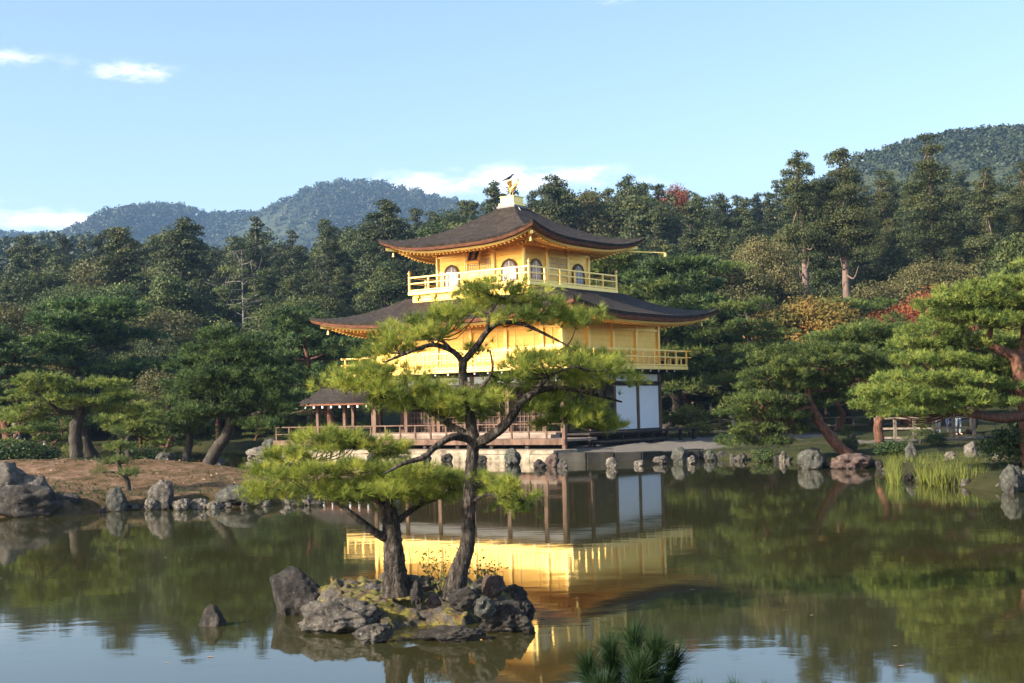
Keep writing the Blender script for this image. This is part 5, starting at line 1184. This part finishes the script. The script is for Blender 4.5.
for (px, yt, D, key, lab, wd) in ((1012, 418, 36.5, 'bush', 'leafy bush at the right edge above the speckled rock', 1.0), (1040, 410, 38, 'bush', 'leafy bush just beyond the right edge', 1.2), (892, 440, 46, 'bush', 'low azalea mound behind the reeds, left of the upright stone', 1.5), (936, 440, 50, 'bush', 'round dark azalea behind the slanting stone', 1.0), (845, 446, 48, 'bush', 'small light bush at the foot of the leaning pine', .8), (848, 425, 49, 'pinesmall', 'small bright pine just right of the leaning trunk', 1.0), (918, 418, 52, 'pinesmall', 'little bright pine in front of the rail fence', 1.2),
                              (766, 446, 52, 'bush', 'dark bush under the drooping pine branches', 1.3), (722, 442, 60, 'bush', 'flat juniper bush at the gravel court corner', 1.0)):
    tree_px(key, px, yt, D, lab, wide=wd, hmin=.7)
tree_px('bushlight', 686, 402, 76, 'light leafy young maple beside the pavilion right wall', wide=1.3, hmin=1.6, cat='maple tree')
tree_px('bushlight', 700, 420, 72, 'low yellow-green shrub behind the side platform', wide=1.3, hmin=1.0, cat='shrub')
for i in range(22):
    q = random.Random(90+i); px = 735+i*13+q.uniform(-5, 5); 
    yy = np.interp(px, [735, 790, 800, 885, 893, 950, 985, 1024], [461, 463, 469, 469, 479, 487, 489, 496])
    rock(px, yy-1, q.uniform(6, 14), q.uniform(4, 9), 'small stone lining the waterline of the right shore', 'rock_dark' if i % 2 else 'rock', None, .8, 90+i, sub=3, group='small stones along the right waterline')
# reeds
pts = []
while len(pts) < 1500:
    px = rng.uniform(888, 987); py = rng.uniform(466, 487)-max(0, (905-px))*.25
    if 900 < px < 916 and py > 474: continue
    if noise.noise(Vector((px*.09, py*.12, 3))) < -.22: continue
    g = ground(px, py, 0); pts.append((g.x, g.y, -.1))
C = np.array(pts); V, T = needles(C, np.tile([0,0,1.], (len(C),1)), 4, .62, .028, .2, rng.uniform(0, .8, len(C)))
o = link('reeds', np_mesh('reeds', V, 3, T), MT['leaf_yellow']); tag(o, 'tall yellow-green reeds standing in the shallows at right', 'reeds', kind='stuff')
# grass on far bank of the back water and shore fringes
gpts = []
for i in range(1500):
    px = rng.uniform(150, 300); D = rng.uniform(97.5, 101); q = at(px, 430, D); gpts.append((q.x, D, hz(q.x, D)-.02))
for i in range(500):
    q = ground(rng.uniform(0, 320), rng.uniform(500, 512), .1); h_ = hz(q.x, q.y)
    if h_ > .05: gpts.append((q.x, q.y, h_-.02))
for i in range(500):
    q = ground(rng.uniform(760, 1020), rng.uniform(450, 490), .2); h_ = hz(q.x, q.y)
    if h_ > .08: gpts.append((q.x, q.y, h_-.02))
tufts('grass', gpts, 10, .16, .012, .6, 'leaf_bush', label='short grass along the pond banks')

lp = []
while len(lp) < 2600:
    x = rng.uniform(-24, -4.5); y = rng.uniform(33.5, 46)
    s_ = float(pond_sd(np.array([x]), np.array([y]))[0])
    if s_ > .3 and noise.noise(Vector((x*.45, y*.45, 7))) > -.15: lp.append((x, y, hz(x, y)))
LC = np.array(lp); V, T = leaves(LC+np.array([0,0,.015]), np.tile([0,0,1.], (len(LC),1)), .045, rng.uniform(0, 1, len(LC)), .5, .5)
MT['litter'] = foliage('litter', (.10,.055,.03), (.24,.15,.08), (.42,.31,.2), transl=.05, rnd=0, rough=.9)
tag(link('leaf_litter', np_mesh('leaf_litter', V, 4, T), MT['litter']), 'brown leaf litter scattered on the left bank', 'leaf litter', kind='stuff')
gp2 = [p for p in lp if noise.noise(Vector((p[0]*.6, p[1]*.6, 31))) > .08]
tufts('bank_grass', gp2, 8, .09, .009, .8, 'leaf_bush', label='thin mossy grass in patches on the left bank')
FL = []
while len(FL) < 170:
    x = rng.uniform(-18, 16); y = rng.uniform(11, 50)
    if pond_sd(np.array([x]), np.array([y]))[0] < -.4 and noise.noise(Vector((x*.25, y*.25, 5))) > .05: FL.append((x, y, .004))
V, T = leaves(np.array(FL), np.tile([0,0,1.], (len(FL),1)), .035, rng.uniform(0, 1, len(FL)), .03, .6)
tag(link('floating_leaves', np_mesh('floating_leaves', V, 4, T), MT['litter']), 'small fallen leaves floating on the pond', 'fallen leaves', kind='stuff')

# ---- rail fences and visitors on the right
def fence(x0, y0, x1, y1, zb, n, hgt, label, mat='wood_pale', rails=(.95, .55), cat='fence'):
    root = empty('rail_fence', (x0, y0, zb)); tag(root, label, cat); d = Vector((x1-x0, y1-y0, 0))
    for i in range(n+1):
        p = d*i/n; b = MB(); b.box(p.x-.06, p.x+.06, p.y-.06, p.y+.06, -.3, hgt); b.build('post', MT[mat], root)
    for r in rails:
        b = MB(); b.bar((0, 0, hgt*r), (d.x, d.y, hgt*r), .06, .085); b.build('rail', MT[mat], root)
fa = at(876, 430, 58); fb = at(974, 432, 56); fence(fa.x, fa.y, fb.x, fb.y, hz(fa.x, fa.y), 5, 1.0, 'pale wooden three-rail fence behind the reeds at right', rails=(.97, .52, .12))
fa = at(640, 420, 90); fb = at(760, 415, 90); fence(fa.x, fa.y, fb.x, fb.y, .35, 6, .85, 'long pale handrail beside the path right of the pavilion', rails=(.97, .45))
fa = at(785, 420, 84); fb = at(870, 415, 84); fence(fa.x, fa.y, fb.x, fb.y, .4, 5, .85, 'pale handrail of the path seen behind the leaning pine', rails=(.97, .4))
SK = noisy('skin', [(.3,(.5,.3,.22)),(.7,(.6,.38,.28))], scale=3, bump=0)
def cloth(name, c): return noisy('cloth_'+name, [(.3, tuple(v*.85 for v in c)), (.7, c)], scale=6, bump=.2, bdist=.01)
def skin_mesh(name, joints, edges, mat, parent):
    me = bpy.data.meshes.new(name); me.from_pydata([j[0] for j in joints], edges, []); me.materials.append(mat)
    o = bpy.data.objects.new(name, me); COL.objects.link(o); o.parent = parent
    m = o.modifiers.new('skin', 'SKIN'); m.use_smooth_shade = True
    for i, j in enumerate(joints): me.skin_vertices[0].data[i].radius = (j[1], j[2] if len(j) > 2 else j[1])
    me.skin_vertices[0].data[0].use_root = True
    o.modifiers.new('sub', 'SUBSURF').levels = 1; o.modifiers['sub'].render_levels = 1
    return o
def person(x, y, z, rz, label, top, legs, hair=(.02,.015,.012), s=1.65, stride=.18, arm=.15, bag=None):
    root = empty('person', (x, y, z), rz); k = s/1.7; root.scale = (k, k, k); tag(root, label, 'person')
    J = [((0,0,.93),.13,.1),((0,0,1.15),.125,.09),((0,0,1.38),.14,.09),((0,0,1.47),.055),((0,-.01,1.58),.095,.1),((0,-.01,1.67),.075,.08),
         ((.09,0,.88),.085),((.1,-stride*.5,.48),.055),((.1,stride*-.2,.09),.035),((.1,-stride*.2-.14,.04),.035,.03),
         ((-.09,0,.88),.085),((-.1,stride*.4,.48),.055),((-.1,stride,.1),.035),((-.1,stride-.13,.04),.035,.03),
         ((.19,0,1.38),.05),((.25,-arm*.3,1.12),.037),((.24,-arm-.12,.9),.028),((.24,-arm-.18,.82),.03,.02),
         ((-.19,0,1.38),.05),((-.25,arm*.3,1.12),.037),((-.24,arm-.1,.9),.028),((-.24,arm-.14,.82),.03,.02)]
    E_ = [(0,1),(1,2),(2,3),(3,4),(4,5),(0,6),(6,7),(7,8),(8,9),(0,10),(10,11),(11,12),(12,13),(2,14),(14,15),(15,16),(16,17),(2,18),(18,19),(19,20),(20,21)]
    skin_mesh('body', J, E_, SK, root)
    g = .014
    t = [0,1,2,14,15,18,19]; Jt = [(J[i][0], J[i][1]+g, (J[i][2] if len(J[i])>2 else J[i][1])+g) for i in t]; skin_mesh('shirt', Jt, [(0,1),(1,2),(2,3),(3,4),(2,5),(5,6)], cloth('shirt', top), root)
    t = [0,6,7,8,10,11,12]; Jt = [(J[i][0], J[i][1]+g, (J[i][2] if len(J[i])>2 else J[i][1])+g) for i in t]; skin_mesh('trousers', Jt, [(0,1),(1,2),(2,3),(0,4),(4,5),(5,6)], cloth('trousers', legs), root)
    skin_mesh('hair', [((0,.025,1.6),.09,.095),((0,.02,1.68),.085,.09)], [(0,1)], cloth('hair', hair), root)
    if bag: b = MB(); b.box(-.15, .15, .11, .26, 1.0, 1.38); b.build('backpack', cloth('bag', bag), root, bevel=.03)
for (px, D, lab, top, legs, st, rz, bag) in (
    (711, 93, 'visitor in a white top walking behind the handrail, left of the others', (.75,.76,.8), (.05,.06,.12), .2, 1.6, None),
    (721, 92.5, 'visitor in dark clothes between the white and pink tops behind the handrail', (.03,.03,.04), (.04,.04,.05), .1, -1.2, None),
    (733, 92, 'visitor in a pink and white top behind the handrail, rightmost of the three', (.7,.3,.34), (.5,.5,.52), .15, -1.6, (.75,.72,.7)),
    (693, 94, 'visitor in a blue jacket beside the light young maple', (.08,.12,.35), (.06,.06,.08), .1, 1.2, None),
    (826, 88, 'visitor in a tan jacket behind the leaning pine trunk', (.4,.25,.16), (.08,.07,.07), .12, 1.5, None),
    (958, 61, 'visitor in pale blue at the right end of the rail fence', (.55,.6,.75), (.45,.5,.6), .12, .8, None),
    (938, 62, 'visitor in white shirt and grey trousers behind the rail fence', (.75,.76,.78), (.3,.32,.36), .12, -.8, None),
    (948, 63, 'visitor in dark blue between two pale ones behind the rail fence', (.06,.09,.2), (.1,.13,.25), .12, 2.0, None)):
    q = at(px, 420, D); person(q.x, D, hz(q.x, D), rz, lab, top, legs, stride=st, bag=bag)

# ================================================================== THE WOOD BEHIND
random.seed(5); rng = np.random.default_rng(5)
SKY = [(-120,235),(0,236),(30,238),(60,236),(90,228),(118,224),(150,235),(182,214),(205,232),(215,240),(240,232),(256,216),(286,228),(310,226),(337,214),(365,208),(385,196),(405,208),(430,204),(450,196),(470,190),(490,184),(520,186),(555,174),(575,186),(592,184),(630,172),(665,186),(700,185),(730,186),(760,184),(790,180),(860,182),(900,172),(930,165),(960,168),(990,168),(1024,170),(1150,165)]
def sky(px):
    for (a, ya), (b, yb) in zip(SKY, SKY[1:]):
        if a <= px <= b: return ya+(yb-ya)*(px-a)/(b-a)
    return 200
def side(px):
    return 'left of the pavilion' if px < 330 else ('behind the pavilion' if px < 640 else 'right of the pavilion')
# individually placed trees that stand out
SPECIAL = [('cedar0', 796, 145, 118, 'tall cedar with bare reddish lower trunk, left of the pair on the right skyline', .85),
    ('cedar1', 843, 142, 118, 'tallest bare-trunked cedar of the pair on the right skyline, straight pale trunk', .9), ('cedar2', 928, 136, 128, 'massive full dark cedar on the skyline right of the bare-trunked pair', 1.1),
    ('cedar2', 880, 172, 134, 'shorter full cedar between the tall pair and the massive one', .9), ('cedar0', 985, 168, 122, 'cedar with a pale trunk near the right edge skyline', 1.0), ('cedar2', 1022, 164, 126, 'dark full cedar cut by the right edge of the picture', .9), ('con0', 818, 182, 134, 'slim dark conifer tucked between the two tall cedars', 1.1), ('cedar2', 955, 182, 140, 'dark cedar between the massive one and the right edge', .9),
    ('olive0', 756, 226, 104, 'rounded brown-green tree below the left tall cedar', .68), ('olive1', 740, 262, 100, 'smaller olive crown at the left foot of the rounded brown-green tree', .8), ('olive0', 925, 250, 100, 'big olive-brown round crown under the massive cedar', 1.0), ('olive1', 975, 256, 98, 'olive crown at right below the pale-trunked cedar', 1.0), ('olive1', 880, 276, 98, 'olive-green crown left of the big olive-brown one', .9), ('broad0', 1018, 222, 88, 'light green leafy tree at the right edge above the bright pine', .7),
    ('autumn0', 800, 288, 84, 'maple turning orange and gold in the middle of the right wood', 1.1), ('autumn0', 845, 300, 88, 'dull orange maple right of the golden one', .9), ('red0', 938, 278, 78, 'red maple above the big bright pine', .9), ('red0', 898, 296, 84, 'small rusty red maple left of the red one', .7),
    ('red0', 674, 176, 215, 'single red crown on the distant skyline right of the roof', .4), ('bare', 241, 250, 128, 'bare grey dying tree with pale branches left of the pavilion', 1.0),
    ('olive1', 20, 300, 95, 'brownish autumn tinted crown near the left edge', .9), ('olive0', 45, 330, 84, 'olive crown left of the layered tall pine', .8), ('pinedark0', 105, 292, 84, 'tall layered dark pine in the left wood', 1.25), ('pinedark1', 12, 318, 72, 'very dark pine at the left edge of the picture', 1.2), ('olive1', 163, 366, 72, 'small dull green round tree left of the large dark pine', .9),
    ('con3', 385, 196, 150, 'dark flat-topped tree on the skyline left of the top roof', 1.2), ('con3', 182, 214, 150, 'dark spreading tree on the left skyline peak', 1.2), ('con2', 118, 224, 150, 'dark rounded tree on the far left skyline', 1.2), ('con1', 256, 214, 155, 'dark tree on the left skyline between two dips', 1.1),
    ('con3', 555, 172, 165, 'tall uneven tree on the skyline just right of the phoenix', 1.1), ('broad3', 630, 172, 170, 'broad dark tree on the skyline over the right eave', 1.1), ('con1', 492, 184, 160, 'dark conifer on the skyline just left of the phoenix', 1.2), ('olive1', 585, 184, 170, 'pale brownish crown on the skyline behind the top roof slope', .9),
    ('pinedark1', 548, 206, 110, 'pale green pine showing above the right roof slope', 1.0), ('olive0', 535, 200, 120, 'tan crown peeking over the top roof right slope', .8),
    ('pine2', 625, 250, 84, 'garden pine with reddish trunk just right of the upper balcony', 1.1), ('pinedark0', 655, 254, 92, 'dark pine behind the right end of the top roof', 1.1), ('pine0', 690, 256, 98, 'green pine rising right of the lower roof tip', 1.2), ('pinedark1', 676, 310, 96, 'dark pine in shade behind the lower balcony right end', 1.1), ('pine3', 722, 300, 97, 'green pine right of the lower balcony', 1.1), ('pine1', 752, 316, 72, 'green layered pine left of the leaning red pine crown', 1.1),
    ('pine0', 765, 296, 82, 'mid green pine below the rounded brown-green tree', 1.0), ('pine2', 862, 296, 84, 'soft green pine in the middle of the right wood', 1.2), ('pine1', 910, 308, 74, 'dark green pine behind the crooked pine', 1.0), ('pine3', 830, 330, 76, 'green pine behind the leaning pine crown', 1.0), ('pinedark0', 712, 352, 99, 'low dark pine behind the path handrail', 1.0),
    ('pine2', 960, 300, 62, 'bright green pine behind the big bright one', 1.1), ('pinelit1', 1040, 250, 58, 'light green pine entering at the right edge', 1.1), ('pinedark1', 330, 300, 84, 'dark pine behind the left tip of the lower roof', 1.0), ('pinedark0', 295, 318, 92, 'dark pine right of the large leaning pine', 1.0), ('pine1', 345, 330, 86, 'blue-green pine under the left roof tip', 1.0)]
occupied = []
for key, px, yt, D, lab, wd in SPECIAL: tree_px(key, px, yt, D, lab, wide=wd); occupied.append((px, D))
zones = {}
def zone(px):
    for a, b, s in ((-999, 60, 'near the left edge'), (60, 150, 'above the old thick pine'), (150, 240, 'above the large leaning pine'), (240, 330, 'just left of the pavilion roofs'), (330, 430, 'behind the left roof tips'), (430, 540, 'behind the phoenix roof'), (540, 640, 'behind the right roof slope'), (640, 740, 'right of the roofs'), (740, 860, 'around the two tall cedars'), (860, 950, 'around the massive cedar'), (950, 1999, 'near the right edge')):
        if a <= px < b: return s
KW = {'con': 'narrow dark conifer', 'bro': 'broad leafy tree', 'oli': 'brownish olive crown', 'pin': 'layered dark pine', 'ced': 'cedar'}
rows = [(215, 0, 20, 1.0, ('con0','con1','con2','con3','broad1','broad3')), (185, 10, 24, 1.05, ('con0','con2','broad1','con3','broad3','con1')), (160, 26, 27, 1.05, ('broad0','con2','broad1','con3','broad3','olive1','broad2')),
        (136, 48, 32, 1.05, ('broad0','broad1','con3','broad2','broad3','con2')), (117, 78, 38, 1.1, ('broad1','broad2','broad3','broad0','olive1','con2','broad1')), (102, 108, 42, 1.1, ('pinedark0','broad1','broad3','broad2','pinedark1','broad1'))]
ROW = ('on the skyline', 'just below the skyline', 'high in the wood', 'halfway down the wood', 'low in the wood', 'at the front of the wood')
for ri, (D, drop, step, wd, keys) in enumerate(rows):
    px = -70+step*.5*(ri % 2)
    while px < 1100:
        q = px+random.uniform(-.3, .3)*step; y = sky(q)+drop*random.uniform(.85, 1.15)+random.uniform(-6, 8); DD = D*random.uniform(.95, 1.06)
        ks = keys
        if q > 600 and ri <= 3: ks = ('con0', 'con3', 'con1', 'con2', 'broad1')
        if 350 < q < 640 and ri >= 4: px += step; continue
        if 778 < q < 862 and ri >= 3: px += step; continue
        if any(abs(q-a) < step*.45 and abs(DD-b) < 8 for a, b in occupied): px += step; continue
        k = random.choice(ks); kind = KW[k[:3]]
        tree_px(k, q, y, DD, '%s %s, %s' % (kind, ROW[ri], zone(q)), group='%s trees %s %s' % (kind, ROW[ri], zone(q)), wide=wd*random.uniform(.9, 1.15), hmin=5)
        px += step*random.uniform(.8, 1.15)
# understorey behind the shore
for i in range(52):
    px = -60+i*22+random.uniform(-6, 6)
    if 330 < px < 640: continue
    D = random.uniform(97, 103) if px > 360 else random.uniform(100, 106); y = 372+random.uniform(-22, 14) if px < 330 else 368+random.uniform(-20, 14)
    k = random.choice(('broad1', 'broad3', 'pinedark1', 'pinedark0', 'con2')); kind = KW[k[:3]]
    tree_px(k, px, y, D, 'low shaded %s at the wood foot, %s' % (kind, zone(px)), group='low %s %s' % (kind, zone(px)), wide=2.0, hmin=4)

# ---- hills
def hill(name, prof, Y, front, back, seed, step, amp, crown_n, csize, zb=-5):
    """prof: skyline in pixels; a wooded ridge standing at depth Y"""
    pts = [at(px, py, Y) for px, py in prof]; X = [p.x for p in pts]; Zp = [p.z for p in pts]
    xs_ = np.arange(X[0], X[-1], step); ys_ = np.concatenate([np.arange(Y-front, Y, step), np.arange(Y, Y+back, step*2)])
    gx, gy = np.meshgrid(xs_, ys_)
    ridge = np.interp(gx, X, Zp); ridge = ridge
    off = amp*2.4*np.sin(gx/(front*.35)+seed)+amp*1.2*np.sin(gx/(front*.13)+2*seed)
    t = np.where(gy < Y, (gy-(Y-front))/front, 1-(gy-Y)/back); t = np.clip(t, 0, 1)
    tt = sst(0, 1, t)*.45+t*.55
    gul = (np.sin(gx/(front*.12)+1.7*np.sin(gy/(front*.3)+seed))*.5+np.sin(gx/(front*.052)+seed*3+gy/(front*.2))*.3)*amp*np.sin(math.pi*np.clip(t, 0, 1))
    gz = zb+(ridge-zb)*tt+gul
    n_x, n_y = len(xs_), len(ys_); co = np.stack([gx, gy, gz], -1).reshape(-1, 3); idx = np.arange(n_x*n_y).reshape(n_y, n_x)
    q = np.stack([idx[:-1,:-1], idx[:-1,1:], idx[1:,1:], idx[1:,:-1]], -1).reshape(-1, 4)
    me = bpy.data.meshes.new(name); me.vertices.add(len(co)); me.vertices.foreach_set('co', co.astype(np.float32).ravel()); me.loops.add(q.size); me.loops.foreach_set('vertex_index', q.astype(np.int32).ravel())
    me.polygons.add(len(q)); me.polygons.foreach_set('loop_start', np.arange(0, q.size, 4, dtype=np.int32)); me.update(calc_edges=True)
    o = link(name, me, MT['hill_floor'], None, True); tag(o, kind='structure')
    # crowns
    cx_ = rng.uniform(X[0]+step, X[-1]-step, crown_n); tq = rng.uniform(.12, 1.03, crown_n)
    cy_ = Y-front+front*tq
    ix = np.clip(((cx_-xs_[0])/step).astype(int), 0, n_x-1); iy = np.clip(np.searchsorted(ys_, cy_)-1, 0, n_y-1); cz_ = gz[iy, ix]
    sz = csize*rng.uniform(.6, 1.35, crown_n); tone = np.clip(rng.normal(.4, .16, crown_n)+.28*np.sin(cx_/(front*.11))*np.sin(cy_/(front*.09)+2*np.sin(cx_/(front*.2))), 0, 1)
    m = 22; c = np.repeat(np.stack([cx_, cy_, cz_+sz*.5], -1), m, 0); d = unit(rng.normal(size=(crown_n*m, 3))); d[:, 2] = np.abs(d[:, 2])*1.15-.25; s_ = np.repeat(sz, m)[:, None]
    V, T = leaves(c+d*s_*rng.uniform(.6, 1.0, (len(c), 1)), d, s_*.24, np.clip(np.repeat(tone, m)+rng.normal(0, .1, len(c)), 0, 1), .5)
    return V, T
MT['hill_floor'] = noisy('hill_floor', [(.3,(.02,.03,.015)),(.7,(.05,.06,.025))], scale=.05, bump=0, rough=.95)
V1, T1 = hill('far_hills', [(-260,267),(-120,245),(0,237),(60,240),(85,239),(112,228),(130,213),(155,207),(178,211),(200,217),(228,218),(252,216),(275,206),(300,194),(322,187),(345,184),(372,187),(400,193),(425,201),(450,206),(500,222),(560,235)], 1700, 750, 400, 1.3, 22, 40, 30000, 6)
V2, T2_ = hill('right_hill', [(740,223),(800,193),(845,171),(862,161),(900,148),(940,140),(980,135),(1024,133),(1080,136),(1200,148)], 640, 330, 160, 2.1, 9, 14, 24000, 3.0)
V3, T3 = hill('left_slope', [(-200,262),(-100,256),(0,250),(40,246),(85,248),(130,257),(180,268)], 420, 170, 90, .7, 7, 4, 9000, 2.8)
for V, T, nm, lb in ((V1, T1, 'far_wood', 'wood covering the distant blue hills at left'), (V2, T2_, 'right_hill_wood', 'wood covering the hill behind the cedars at right'), (V3, T3, 'slope_wood', 'wood on the low slope at the far left')):
    o = link(nm, np_mesh(nm, V, 4, T), MT['hill_wood']); tag(o, lb, 'wood', kind='stuff')

# ---- air
def haze():
    m = bpy.data.materials.new('haze'); m.use_nodes = True; nt = m.node_tree; nt.nodes.clear()
    out = nt.nodes.new('ShaderNodeOutputMaterial'); v = nt.nodes.new('ShaderNodeVolumePrincipled'); v.inputs['Density'].default_value = .00018; v.inputs['Color'].default_value = (.36,.6,1,1); v.inputs['Anisotropy'].default_value = .1
    nt.links.new(v.outputs[0], out.inputs['Volume'])
    b = MB(); b.box(-3300, 3300, -230, 4300, -8, 350); o = b.build('haze', m); tag(o, 'thin bluish air fading the far hills', 'haze', kind='stuff')
haze()
# unused prototypes
for k, (a, c, h_) in PROTO.items():
    if k not in used_proto: bpy.data.objects.remove(a); bpy.data.objects.remove(c)
